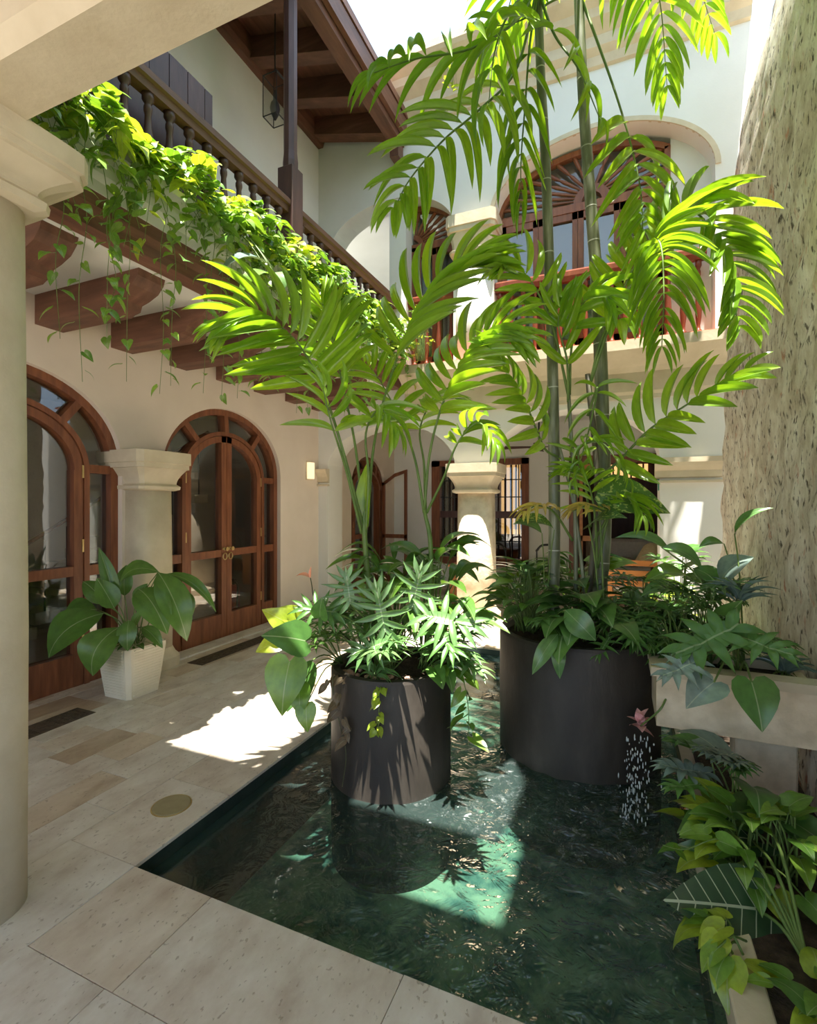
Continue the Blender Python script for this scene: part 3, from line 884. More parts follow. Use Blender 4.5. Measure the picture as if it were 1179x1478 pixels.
# ------------------------------------------------------------ back arcade, ground floor
BY = 7.0
AL = (-4.42, -2.24, 2.28, 2.28, 0.66)
AR = (-1.70, 0.46, 2.28, 2.28, 0.70)
w = arched_wall('wall_back', 'Y', BY, BY + 0.46, WX, 3.2, 2.28, 3.45, [AL, AR], 'plaster_white')
tag(w, 'white arcade wall with two low arches behind the planters', 'wall', kind='structure')
tag(obj('wall_back_left', box(WX, -4.42, BY, BY + 0.46, 0, 2.285), 'plaster_white'), 'white pier of the lower arcade against the left wall', 'wall', kind='structure')
tag(obj('wall_back_right', box(0.46, 3.2, BY, BY + 0.46, 0, 2.285), 'plaster_white'), 'white pier of the lower arcade beside the coral-stone wall', 'wall', kind='structure')
# the pier between the arches is the stone column; cover it with the shaft
column('stone_column', 'rough honey-coloured stone column carrying the two lower arches', -1.97, BY + 0.22, 0, 0.265, 1.86, 0.385, 2.29, 'rough_stone', 'limestone', 3.5)
def impost(name, label, x0, x1, z0, z1, out):
    t = thing(name, label, 'capital', (x0, BY, z0))
    bm = bmesh.new()
    prism([(BY + 0.02, z0), (BY - out * 0.35, z0 + 0.02), (BY - out * 0.4, z0 + 0.1), (BY - out * 0.8, z0 + 0.16), (BY - out, z0 + 0.2), (BY - out, z1), (BY + 0.02, z1)], 'X', x0, x1, bm)
    obj('moulding', bm, 'limestone', t)
    obj('fillet', box(x0 - 0.0, x1, BY - out * 0.45, BY + 0.02, z0 - 0.05, z0 - 0.02), 'limestone', t)
impost('impost', 'cream moulded impost at the right end of the lower arcade', 0.40, 1.15, 2.02, 2.28, 0.10)
impost('impost', 'cream moulded impost where the lower arcade meets the left wall', WX, -4.40, 2.05, 2.28, 0.10)
tag(obj('trim_3', profile_bar([(BY + 0.02, 3.05), (BY - 0.03, 3.05), (BY - 0.03, 3.10), (BY - 0.05, 3.14), (BY - 0.05, 3.38), (BY - 0.10, 3.44), (BY - 0.20, 3.52), (BY - 0.34, 3.60), (BY - 0.34, 3.72), (BY + 0.02, 3.72)], 'X', EX + 0.1, 1.22), 'limestone'), 'moulded cream string course under the upper arches', 'moulding', kind='structure')
tag(obj('sign_plate', box(0.452, 0.462, BY + 0.1, BY + 0.28, 1.88, 2.06), 'teal'), 'small teal sign plate on the arch jamb', 'sign')

# ------------------------------------------------------------ back wall, upper floor
UL = (-4.38, -2.26, 3.72, 5.82, 0.62)
UR = (-1.66, 1.06, 3.72, 5.82, 0.84)
w = arched_wall('wall_back_upper', 'Y', BY, BY + 0.40, WX, 1.42, 3.45, 8.0, [UL, UR], 'plaster_white')
tag(w, 'pale upper courtyard wall with two wide arches', 'wall', kind='structure')
tag(obj('floor_passage', box(-7.6, -3.2, BY + 0.0, BY + 4.1, 3.66, 3.72), 'plaster_white'), 'pale floor of the upper passage', 'floor', kind='structure')
tag(obj('floor_loggia', box(-3.2, 1.42, BY - 0.31, BY + 2.0, 3.70, 3.735), 'terracotta'), 'red clay tile ledge under the upper balustrades', 'floor', kind='structure')
# pier dividing the left upper arch, and the splayed jamb of the right one
tag(obj('wall_pier', box(-3.31, -3.03, BY + 0.02, BY + 4.0, 3.72, 6.44), 'plaster_white'), 'pale pier dividing the left upper arch', 'wall', kind='structure')
tag(obj('wall_jamb', box(0.60, 1.42, BY + 0.27, BY + 0.95, 3.735, 6.7), 'plaster_white'), 'white jamb wall filling the right end of the upper arch', 'wall', kind='structure')
tag(obj('wall_passage', box(-7.6, -3.2, BY + 4.0, BY + 4.1, 3.72, 6.8), 'plaster_white'), 'dim wall at the end of the upper passage', 'wall', kind='structure')
tag(obj('ceiling_loggia', box(-7.6, 1.6, BY + 0.4, BY + 4.1, 6.75, 6.85), 'plaster_white'), 'ceiling over the upper passage', 'ceiling', kind='structure')
column('upper_column', 'square-capped pale column between the upper arches', -1.96, BY + 0.16, 3.72, 0.285, 5.30, 0.37, 5.84, 'plaster_white', 'limestone', 2.6, base=False, power_c=12)
tag(obj('trim_4', profile_bar([(BY + 0.02, 7.42), (BY - 0.05, 7.44), (BY - 0.08, 7.54), (BY - 0.16, 7.60), (BY - 0.18, 7.72), (BY - 0.34, 7.82), (BY - 0.38, 7.90), (BY - 0.52, 7.98), (BY - 0.56, 8.02), (BY - 0.56, 8.12), (BY + 0.3, 8.16), (BY + 0.3, 7.42)], 'X', EX - 0.25, 1.42), 'limestone'), 'deep moulded cream cornice along the top of the back wall', 'cornice', kind='structure')
bm = bmesh.new()
band(-0.30, 5.82, 1.42, 0.90, 1.36, 0.84, 0, PI, 'Y', BY - 0.02, BY + 0.02, 40, bm)
tag(obj('trim_5', bm, 'limestone'), 'thin cream moulding round the wide upper arch', 'moulding', kind='structure')

def fan_window(name, label, x0, x1, cx, hw, zt, rise, Y, angs, leaves, hub=0.24):
    t = thing(name, label, 'window', ((x0 + x1) / 2, Y, 3.73), kind='structure')
    f0, f1 = Y - 0.05, Y + 0.05
    t0, t1 = angs
    bm = bmesh.new()
    band(cx, zt, hw, rise, hw - 0.075, rise - 0.075, t0, t1, 'Y', f0, f1, 28, bm)
    rect(x0, x1, zt - 0.06, zt + 0.05, 'Y', f0, f1, bm)
    rect(x0, x0 + 0.07, 3.73, zt, 'Y', f0, f1, bm)
    rect(x1 - 0.07, x1, 3.73, zt, 'Y', f0, f1, bm)
    obj('frame', bm, 'wood', t)
    bm = bmesh.new()
    band(cx, zt + 0.04, hub, hub, hub * 0.55, hub * 0.55, t0, t1, 'Y', f0 + 0.005, f1 + 0.01, 20, bm)
    band(cx, zt + 0.04, hub, hub, hub * 0.55, hub * 0.55, 0, t0 + 0.01, 'Y', f0 + 0.005, f1 + 0.01, 8, bm)
    obj('hub', bm, 'wood', t)
    if t0 > 0.1:
        obj('jamb_post', rect(x1 - 0.07, x1, zt, zt + (rise - 0.02) * math.sin(t0), 'Y', f0, f1), 'wood', t)
    t0 = 0.0
    n = int(17 * (t1 - t0) / PI)
    prof_s = lathe([(0.014, 0), (0.022, 0.2), (0.026, 0.45), (0.014, 0.55), (0.024, 0.62), (0.03, 0.85), (0.026, 1.0)], 8)
    sm = bpy.data.meshes.new('spindle'); prof_s.to_mesh(sm); prof_s.free(); sm.materials.append(M['wood'])
    for k in range(n):
        th = t0 + (t1 - t0) * (k + 0.5) / n
        a = Vector((cx + hub * 0.95 * math.cos(th), Y, zt + 0.04 + hub * 0.95 * math.sin(th)))
        b = Vector((cx + (hw - 0.06) * math.cos(th), Y, zt + (rise - 0.06) * math.sin(th)))
        if b.x > x1 - 0.05:
            b = a + (b - a) * ((x1 - 0.05 - a.x) / (b.x - a.x))
        d = b - a
        q = d.to_track_quat('Z', 'Y').to_matrix().to_4x4()
        obj('spindle', sm, None, t, Matrix.Translation(a) @ q @ Matrix.Diagonal((1, 1, d.length, 1)))
    o = arc(cx, zt, hw - 0.05, rise - 0.05, angs[0], t1, 24)
    if angs[0] > 0.1: o = [(x1, zt)] + o
    o = [(max(x0, min(x1, s)), z) for s, z in o]
    bm = bmesh.new()
    bm.faces.new([bm.verts.new(pt('Y', s, z, f1 + 0.03)) for s, z in [(cx, zt)] + o])
    obj('fan_pane', bm, 'glass', t)
    W = (x1 - x0 - 0.14) / leaves
    for k in range(leaves):
        a = x0 + 0.07 + W * k
        b = a + W
        bm = bmesh.new()
        for r in ((a + 0.003, a + 0.075, 3.74, zt - 0.06), (b - 0.075, b - 0.003, 3.74, zt - 0.06), (a, b, 3.74, 4.0), (a, b, 4.62, 4.72), (a, b, zt - 0.16, zt - 0.06)):
            rect(*r, 'Y', f0 + 0.012, f1 - 0.012, bm)
        lf = obj('casement', bm, 'wood', t)
        obj('pane', rect(a + 0.07, b - 0.07, 4.0, 4.62, 'Y', Y, Y + 0.006), 'glass', lf)
        obj('pane', rect(a + 0.07, b - 0.07, 4.72, zt - 0.16, 'Y', Y, Y + 0.006), 'glass', lf)
    return t
fan_window('window_1', 'wide fanlight window with spindles in the right upper arch', -1.68, 0.60, -0.36, 1.33, 5.82, 0.79, BY + 0.30, (0.765, PI), 4)
fan_window('window_2', 'half fanlight window beside the square-capped upper column', -3.03, -2.20, -3.00, 0.82, 5.74, 0.64, BY + 0.30, (0, PI / 2), 2, hub=0.16)
cu = thing('curtain', 'pale blue gathered curtain behind the half fanlight window', 'curtain', (-2.6, BY + 0.6, 3.74))
for k in range(9):
    bmc = tube([Vector((-2.98 + 0.088 * k, BY + 0.45, 3.74)), Vector((-2.98 + 0.088 * k, BY + 0.45, 5.7))], 0.05, 0.05, 8)
    obj('fold', bmc, 'curtain', cu, smooth=True)
tag(obj('wall_passage_end', box(-7.6, -7.5, BY + 0.4, BY + 4.1, 3.72, 6.8), 'plaster_white'), 'dim side wall of the upper passage', 'wall', kind='structure')
bm = bmesh.new()
rect(BY + 0.4, BY + 1.5, 3.72, 6.8, 'X', 1.42, 1.5, bm)
rect(-3.03, 1.5, 3.72, 8.0, 'Y', BY + 1.5, BY + 1.6, bm)
tag(obj('wall_room_upper', bm, 'plaster_white'), 'dim wall of the room behind the upper windows', 'wall', kind='structure')

def back_balustrade(label, x0, x1, Y):
    t = thing('balustrade', label, 'balustrade', ((x0 + x1) / 2, Y, 3.74))
    obj('handrail', prism([(Y - 0.07, 4.80), (Y - 0.07, 4.86), (Y - 0.04, 4.89), (Y + 0.04, 4.89), (Y + 0.07, 4.86), (Y + 0.07, 4.80), (Y + 0.04, 4.74), (Y - 0.04, 4.74)], 'X', x0, x1), 'wood_red', t)
    obj('bottom_rail', prism([(Y - 0.04, 3.735), (Y + 0.04, 3.735), (Y + 0.04, 3.785), (Y - 0.04, 3.785)], 'X', x0, x1), 'wood_red', t)
    m2 = turned(0.965, 0.85)
    m2.materials.append(M['wood_red'])
    n = int((x1 - x0) / 0.165)
    for k in range(n):
        obj('baluster', m2, None, t, Matrix.Translation((x0 + (x1 - x0) * (k + 0.5) / n, Y, 3.78)))
back_balustrade('red turned-wood balustrade before the wide fanlight window', -1.68, 0.98, BY + 0.12)
back_balustrade('short red balustrade before the half fanlight window', -3.02, -2.24, BY + 0.12)

# ------------------------------------------------------------ gallery behind the arcade
GY = 10.0
bm = bmesh.new()
rect(-4.6, -3.70, 0, 3.45, 'Y', GY, GY + 0.25, bm)
rect(-3.70, -1.66, 2.62, 3.45, 'Y', GY, GY + 0.25, bm)
rect(-3.70, -1.66, 0, 0.45, 'Y', GY, GY + 0.25, bm)
rect(-1.66, -0.88, 0, 3.45, 'Y', GY, GY + 0.25, bm)
rect(-0.88, 0.80, 2.58, 3.45, 'Y', GY, GY + 0.25, bm)
rect(0.80, 3.2, 0, 3.45, 'Y', GY, GY + 0.25, bm)
tag(obj('wall_gallery', bm, 'plaster_white'), 'white back wall of the gallery behind the arches', 'wall', kind='structure')
tag(obj('ceiling_gallery', box(WX, 3.2, BY + 0.46, GY, 3.30, 3.45), 'plaster_white'), 'white ceiling of the gallery behind the arches', 'ceiling', kind='structure')
tag(obj('wall_right_gallery', box(2.2, 2.3, BY + 0.46, GY, 0, 3.3), 'plaster_white'), 'white end wall of the gallery', 'wall', kind='structure')
t = thing('window_3', 'dark framed barred window in the gallery behind the stone column', 'window', (-2.7, GY, 0.45), kind='structure')
bm = bmesh.new()
for r in ((-3.70, -3.52, 0.45, 2.62), (-1.80, -1.66, 0.45, 2.62), (-3.70, -1.66, 2.50, 2.62), (-3.70, -1.66, 0.45, 0.60), (-2.78, -2.64, 0.45, 2.62)):
    rect(*r, 'Y', GY - 0.05, GY + 0.10, bm)
obj('frame', bm, 'wood', t)
for a, b in ((-3.52, -2.78), (-2.64, -1.80)):
    obj('rail', rect(a, b, 1.42, 1.56, 'Y', GY + 0.0, GY + 0.06), 'wood_dark', t)
    for k in range(6):
        x = a + (b - a) * (k + 0.5) / 6
        obj('bar', tube([Vector((x, GY + 0.03, 0.55)), Vector((x, GY + 0.03, 2.55))], 0.012, 0.012, 6), 'iron', t)
    for z in (0.95, 1.85, 2.2):
        obj('bar', tube([Vector((a, GY + 0.03, z)), Vector((b, GY + 0.03, z))], 0.01, 0.01, 6), 'iron', t)
obj('pane', rect(-3.52, -2.78, 0.6, 2.5, 'Y', GY + 0.07, GY + 0.076), 'glass', t)
obj('pane', rect(-2.64, -1.80, 0.6, 2.5, 'Y', GY + 0.07, GY + 0.076), 'glass', t)
# room beyond
bm = bmesh.new()
rect(-4.6, 3.2, 0, 3.3, 'Y', 13.4, 13.5, bm)
rect(GY + 0.25, 13.4, 0, 3.3, 'X', -4.7, -4.6, bm)
rect(GY + 0.25, 13.4, 0, 3.3, 'X', 3.2, 3.3, bm)
tag(obj('wall_room', bm, 'wood_dark'), 'dark panelled walls of the sitting room beyond the gallery', 'wall', kind='structure')
tag(obj('ceiling_room', box(-4.7, 3.3, GY + 0.25, 13.5, 3.3, 3.4), 'plaster_white'), 'ceiling of the sitting room', 'ceiling', kind='structure')
t = thing('window_4', 'warm sunlit slatted window high in the sitting room', 'window', (0.1, 13.38, 2.2), kind='structure')
obj('pane', rect(-0.45, 0.62, 2.36, 2.88, 'Y', 13.37, 13.39), 'window_glow', t)
for k in range(8):
    obj('slat', rect(-0.45 + 0.135 * k, -0.41 + 0.135 * k, 2.34, 2.90, 'Y', 13.33, 13.36), 'wood', t)
t = thing('window_5', 'tall warm lit window beyond the barred gallery window', 'window', (-2.4, 13.38, 0.8), kind='structure')
obj('pane', rect(-3.0, -2.25, 0.9, 2.9, 'Y', 13.37, 13.39), 'window_glow', t)
for k in range(6):
    obj('slat', rect(-3.0 + 0.14 * k, -2.955 + 0.14 * k, 0.86, 2.94, 'Y', 13.33, 13.36), 'wood', t)
bm = bmesh.new()
for r in ((-0.90, -0.74, 0, 2.58), (0.64, 0.80, 0, 2.58), (-0.90, 0.80, 2.46, 2.62)):
    rect(*r, 'Y', GY - 0.06, GY + 0.3, bm)
tag(obj('trim_6', bm, 'wood'), 'dark wooden frame of the wide opening into the sitting room', 'frame', kind='structure')
bm = bmesh.new()
for r in ((-0.72, -0.66, 0, 2.46), (-0.30, -0.24, 0, 2.46), (-0.72, -0.24, 2.36, 2.46), (-0.72, -0.24, 0, 0.3), (-0.72, -0.24, 1.0, 1.1)):
    rect(*r, 'Y', GY + 0.05, GY + 0.10, bm)
tag(obj('trim_7', bm, 'honey_wood'), 'honey-coloured folding door leaf in the sitting room opening', 'frame', kind='structure')

# ceiling fan
FX, FY, FZ = -1.25, 8.5, 2.66
fn = thing('ceiling_fan', 'brown wooden ceiling fan hanging in the gallery arch', 'fan', (FX, FY, FZ))
obj('rod', tube([Vector((FX, FY, FZ + 0.05)), Vector((FX, FY, 3.31))], 0.014, 0.014, 8), 'iron', fn)
obj('motor', lathe([(0.03, FZ - 0.07), (0.09, FZ - 0.04), (0.10, FZ + 0.02), (0.05, FZ + 0.08)], 18, center=(FX, FY)), 'wood_dark', fn, smooth=True)
for k in range(4):
    a = 0.12 + k * PI / 2
    bm = bmesh.new()
    prism([(0.08, -0.03), (0.62, -0.07), (0.66, 0.0), (0.62, 0.07), (0.08, 0.03)], 'Z', -0.006, 0.006, bm)
    obj('blade', bm, 'wood_dark', fn, Matrix.Translation((FX, FY, FZ)) @ Matrix.Rotation(a, 4, 'Z') @ Matrix.Rotation(0.2, 4, 'X'))

# sitting furniture glimpsed through the arch
def armchair(loc, rz, label):
    t = thing('armchair', label, 'chair', loc)
    X = Matrix.Translation(loc) @ Matrix.Rotation(rz, 4, 'Z')
    for a in (-1, 1):
        for b in (-1, 1):
            obj('leg', box(a * 0.32 - 0.03, a * 0.32 + 0.03, b * 0.3 - 0.03, b * 0.3 + 0.03, 0, 0.62 if b < 0 else 0.92), 'honey_wood', t, X)
        obj('arm', box(a * 0.32 - 0.045, a * 0.32 + 0.045, -0.36, 0.33, 0.6, 0.645), 'honey_wood', t, X)
    obj('seat_frame', box(-0.32, 0.32, -0.32, 0.32, 0.3, 0.37), 'honey_wood', t, X)
    for k in range(3):
        obj('back_rail', box(-0.30, 0.30, 0.28, 0.32, 0.50 + 0.15 * k, 0.58 + 0.15 * k), 'honey_wood', t, X)
    obj('cushion', box(-0.28, 0.28, -0.32, 0.26, 0.37, 0.5, bev=0.04), 'cloth', t, X)
armchair((0.18, 8.3, 0), PI, 'honey-wood armchair with pale cushion in the gallery')
lp = thing('table_lamp', 'lamp with woven straw shade behind the honey-wood armchair', 'lamp', (0.48, 9.1, 0))
obj('stand', lathe([(0.14, 0), (0.14, 0.02), (0.02, 0.04), (0.02, 0.78)], 16, center=(0.48, 9.1)), 'wood_dark', lp)
obj('shade', lathe([(0.26, 0.76), (0.24, 0.80), (0.12, 1.02), (0.05, 1.06)], 20, center=(0.48, 9.1)), 'straw', lp, smooth=True)
sf = thing('sofa', 'pale grey sofa in the dark sitting room', 'sofa', (0.2, 11.4, 0))
obj('base', box(-0.7, 1.2, 11.0, 11.85, 0.05, 0.42, bev=0.03), 'cloth', sf)
obj('backrest', box(-0.7, 1.2, 11.65, 11.9, 0.42, 0.95, bev=0.05), 'cloth', sf)
for k in range(2):
    obj('cushion', box(-0.66 + 0.94 * k, 0.24 + 0.94 * k, 11.0, 11.6, 0.42, 0.58, bev=0.05), 'cloth', sf)
def dark_chair(loc, rz, label):
    t = thing('dining_chair', label, 'chair', loc)
    X = Matrix.Translation(loc) @ Matrix.Rotation(rz, 4, 'Z')
    for a in (-1, 1):
        for b in (-1, 1):
            obj('leg', tube([Vector((a * 0.2, b * 0.2, 0)), Vector((a * 0.18, b * 0.18, 0.44))], 0.014, 0.018, 8), 'black', t, X)
        obj('back_post', tube([Vector((a * 0.18, 0.19, 0.44)), Vector((a * 0.19, 0.25, 0.9))], 0.015, 0.013, 8), 'black', t, X)
    obj('seat', box(-0.21, 0.21, -0.21, 0.21, 0.43, 0.48, bev=0.015), 'cloth', t, X)
    obj('backrest', tube(sample([(-0.2, 0.25, 0.86), (-0.1, 0.27, 0.97), (0.1, 0.27, 0.97), (0.2, 0.25, 0.86)], 12), 0.02, 0.02, 8), 'black', t, X)
dark_chair((-1.95, 9.3, 0), 2.6, 'black rail-backed chair before the barred gallery window')
dark_chair((-1.25, 9.35, 0), 3.4, 'black rail-backed chair against the plain gallery wall')
bx_ = thing('wooden_chest', 'low tan wooden chest beside the stone column', 'chest', (-2.45, 8.4, 0))
obj('body', box(-2.72, -2.2, 8.2, 8.6, 0.03, 0.62, bev=0.01), 'honey_wood', bx_)
obj('lid', box(-2.74, -2.18, 8.18, 8.62, 0.62, 0.66, bev=0.008), 'honey_wood', bx_)

# ------------------------------------------------------------ right side: battered coral-stone wall
def coral_wall():
    bm = bmesh.new()
    prof_z = [0, 0.6, 1.2, 1.8, 2.4, 3.0, 3.6, 4.2, 4.8, 5.4, 5.9, 6.4, 6.9, 7.6]
    def xl(z):
        K = [(0, 0.97), (2.6, 1.02), (3.6, 1.05), (4.9, 1.11), (5.7, 1.18), (6.3, 1.34), (7.6, 1.65)]
        for (a, b), (c, d) in zip(K[:-1], K[1:]):
            if a <= z <= c: return b + (d - b) * (z - a) / (c - a)
    ys = [6.2 - 0.16 * k for k in range(34)]
    rnd = random.Random(5)
    grid = []
    for y in ys:
        grid.append([])
        for k in range(61):
            z = 7.6 * k / 60
            grid[-1].append(bm.verts.new((xl(z) + rnd.uniform(-0.016, 0.016), y + rnd.uniform(-0.02, 0.02), z)))
    back = [[bm.verts.new((2.4, y, z)) for z in (0, 7.6)] for y in (6.2, ys[-1])]
    for i in range(len(ys) - 1):
        for k in range(60):
            bm.faces.new((grid[i][k], grid[i + 1][k], grid[i + 1][k + 1], grid[i][k + 1]))
    for e, row in ((0, grid[0]), (1, grid[-1])):
        bm.faces.new(row + [back[e][1], back[e][0]])
    bm.faces.new([back[0][0], back[0][1], back[1][1], back[1][0]])
    bm.faces.new([g_[60] for g_ in grid] + [back[1][1], back[0][1]])
    return bm
tag(obj('wall_right', coral_wall(), 'coral_stone', smooth=True), 'rough leaning coral-stone wall at the right of the courtyard', 'wall', kind='structure')

# ------------------------------------------------------------ near gallery around the viewer
tag(obj('ceiling_near', box(-5.0, 3.5, -3.0, 1.02, 3.42, 3.55), 'wood_beam'), 'dark boarded ceiling of the near gallery', 'ceiling', kind='structure')
tag(obj('trim_8', prism([(0.98, 3.45), (0.98, 3.28), (1.02, 3.22), (1.22, 3.22), (1.26, 3.28), (1.30, 3.36), (1.34, 3.40), (1.34, 3.58), (0.98, 3.58)], 'X', -3.2, 3.4), 'limestone'), 'cream stone lintel over the near edge of the pool', 'lintel', kind='structure')
column('near_column', 'cream stone column carrying the near lintel beside the pool corner', -2.50, 1.17, 0, 0.20, 2.95, 0.34, 3.23, 'limestone', 'limestone', 2.6, base=False)
tag(obj('wall_near_upper', box(-5.0, 3.5, 0.80, 1.02, 3.55, 7.7), 'plaster_white'), 'white upper wall over the near gallery', 'wall', kind='structure')
ev = tag(obj('ceiling_shade_eave', prism([(-0.10, 7.66), (-0.10, 7.76), (3.4, 8.3), (3.4, 8.2)], 'Y', 1.0, 2.3), 'wood_long'), 'added unseen dark boarded eave shading the right bank and pool', 'ceiling', kind='structure')  # eave added out of view to keep sun off the right side
for k in range(5):
    obj('rafter', prism([(-0.05, 7.57), (-0.05, 7.67), (3.35, 8.21), (3.35, 8.1)], 'Y', 1.1 + 0.26 * k, 1.18 + 0.26 * k), 'wood_beam', ev)

# ------------------------------------------------------------ leaf blades (unit length along +Y, shared meshes)
def blade_mesh(name, outline, mat, bow=0.0, fold=0.12, tipdrop=0.0, wave=0.0):
    """outline: (x, y) from base to tip along one edge; mirrored. Midrib from y=0 to y=1."""
    bm = bmesh.new()
    n = len(outline)
    cols = []
    def lift(x, y):
        yy = min(max(y, 0), 1)
        return bow * 4 * yy * (1 - yy) - tipdrop * yy * yy + fold * abs(x) + wave * math.sin(9 * y) * x
    for side in (-1, 1):
        rows = []
        for i, (x, y) in enumerate(outline):
            ym = max(0.0, min(1.0, i / (n - 1)))
            row = []
            for u in (0, 0.5, 1):
                px = side * x * u
                py = ym + (y - ym) * u
                row.append(bm.verts.new((px, py, lift(px, py))))
            rows.append(row)
        for a, b in zip(rows[:-1], rows[1:]):
            for k in range(2):
                try:
                    bm.faces.new((a[k], a[k + 1], b[k + 1], b[k]) if side > 0 else (a[k], b[k], b[k + 1], a[k + 1]))
                except ValueError:
                    pass
    bmesh.ops.remove_doubles(bm, verts=bm.verts, dist=1e-4)
    me = bpy.data.meshes.new(name)
    bm.to_mesh(me); bm.free()
    for p in me.polygons: p.use_smooth = True
    me.materials.append(M[mat])
    return me

def lance(w, peak=0.4, n=9, ex=0.85):
    out = []
    for i in range(n + 1):
        y = i / n
        x = w * (math.sin(PI * y ** (math.log(0.5) / math.log(peak)))) ** ex if 0 < y < 1 else 0.0
        out.append((x, y))
    return out
HEART = [(0, 0), (0.10, -0.12), (0.26, -0.14), (0.40, -0.02), (0.45, 0.16), (0.42, 0.34), (0.33, 0.54), (0.20, 0.74), (0.09, 0.89), (0, 1)]
SPADE = [(0, 0), (0.14, -0.03), (0.28, 0.04), (0.34, 0.16), (0.34, 0.32), (0.28, 0.52), (0.18, 0.72), (0.08, 0.88), (0, 1)]
ARROW = [(0, 0), (0.12, -0.22), (0.24, -0.28), (0.33, -0.10), (0.36, 0.12), (0.33, 0.34), (0.25, 0.56), (0.14, 0.78), (0, 1)]

def lobed_mesh(name, mat, lobes, w, start=0.08, bow=0.08, deep=1.0, centre=0.09):
    """blade cut into fingers: each lobe is a small lance leaving the midrib"""
    bm = bmesh.new()
    def lance_strip(p, d, L, W, zoff):
        d = d.normalized()
        s = Vector((-d.y, d.x, 0))
        prev = None
        for i in range(6):
            u = i / 5
            ww = W * (0.75 + 0.6 * math.sin(PI * min(u * 1.1, 1))) * (1 - u ** 3)
            c = p + d * (L * u)
            z = zoff + bow * math.sin(PI * u) - 0.12 * L * u * u
            row = [bm.verts.new((c.x + s.x * ww, c.y + s.y * ww, z)), bm.verts.new((c.x, c.y, z - 0.02)), bm.verts.new((c.x - s.x * ww, c.y - s.y * ww, z))]
            if prev:
                for k in range(2):
                    bm.faces.new((prev[k], prev[k + 1], row[k + 1], row[k]))
            prev = row
    for k in range(lobes):
        u = k / (lobes - 1)
        y = start + 0.58 * u
        ang = math.radians(140 - 115 * u)
        L = (0.34 + 0.20 * math.sin(PI * (0.15 + 0.75 * u))) * deep
        for sgn in (-1, 1):
            lance_strip(Vector((0, y, 0)), Vector((sgn * math.sin(ang), math.cos(ang), 0)), L, w, 0.02)
    lance_strip(Vector((0, 0.5, 0)), Vector((0, 1, 0)), 0.5, w * 1.1, 0.02)
    lance_strip(Vector((0, 0, 0)), Vector((0, 1, 0)), 0.75, centre, 0.01)
    me = bpy.data.meshes.new(name)
    bm.to_mesh(me); bm.free()
    for p in me.polygons: p.use_smooth = True
    me.materials.append(M[mat])
    return me

L_ = {}
def B(key, fn):
    if key not in L_: L_[key] = fn()
    return L_[key]
def leaflet(mat, v):
    drop = (0.10, 0.28, 0.5)[v]
    return B(('leaflet', mat, v), lambda: blade_mesh('leaflet', lance(0.5, 0.45, 10, 0.6), mat, 0.04, 0.22, drop))
def blade(kind, mat, v=0):
    f = {
        'lance': lambda: blade_mesh('leaf', lance(0.5, 0.42), mat, (0.05, 0.16)[v], 0.16, 0.05),
        'arch': lambda: blade_mesh('leaf', lance(0.5, 0.45), mat, (0.24, 0.34)[v], 0.10, 0.0),
        'heart': lambda: blade_mesh('leaf', HEART, mat, (0.07, 0.14)[v], (0.18, 0.08)[v], 0.06),
        'spade': lambda: blade_mesh('leaf', SPADE, mat, (0.06, 0.14)[v], (0.22, 0.12)[v], 0.05),
        'arrow': lambda: blade_mesh('leaf', ARROW, mat, (0.06, 0.12)[v], (0.12, 0.2)[v], 0.05),
        'finger': lambda: lobed_mesh('leaf', mat, (5, 6)[v], 0.044, bow=0.04, deep=(1.0, 1.12)[v]),
        'split': lambda: lobed_mesh('leaf', mat, (5, 6)[v], 0.062, bow=0.05, deep=(0.95, 0.85)[v], centre=0.16),
        'strap': lambda: blade_mesh('leaf', lance(0.5, 0.3), mat, (0.10, 0.2)[v], 0.2, 0.08),
    }[kind]
    return B((kind, mat, v), f)

def frame_m(p, d, up, length, width):
    d = Vector(d).normalized()
    up = Vector(up)
    z = up - d * up.dot(d)
    if z.length < 1e-3:
        z = Vector((0.3, 0.2, 1)) - d * Vector((0.3, 0.2, 1)).dot(d)
    z.normalize()
    x = d.cross(z)
    m = Matrix((x * width, d * length, z * length)).transposed().to_4x4()
    return Matrix.Translation(p) @ m

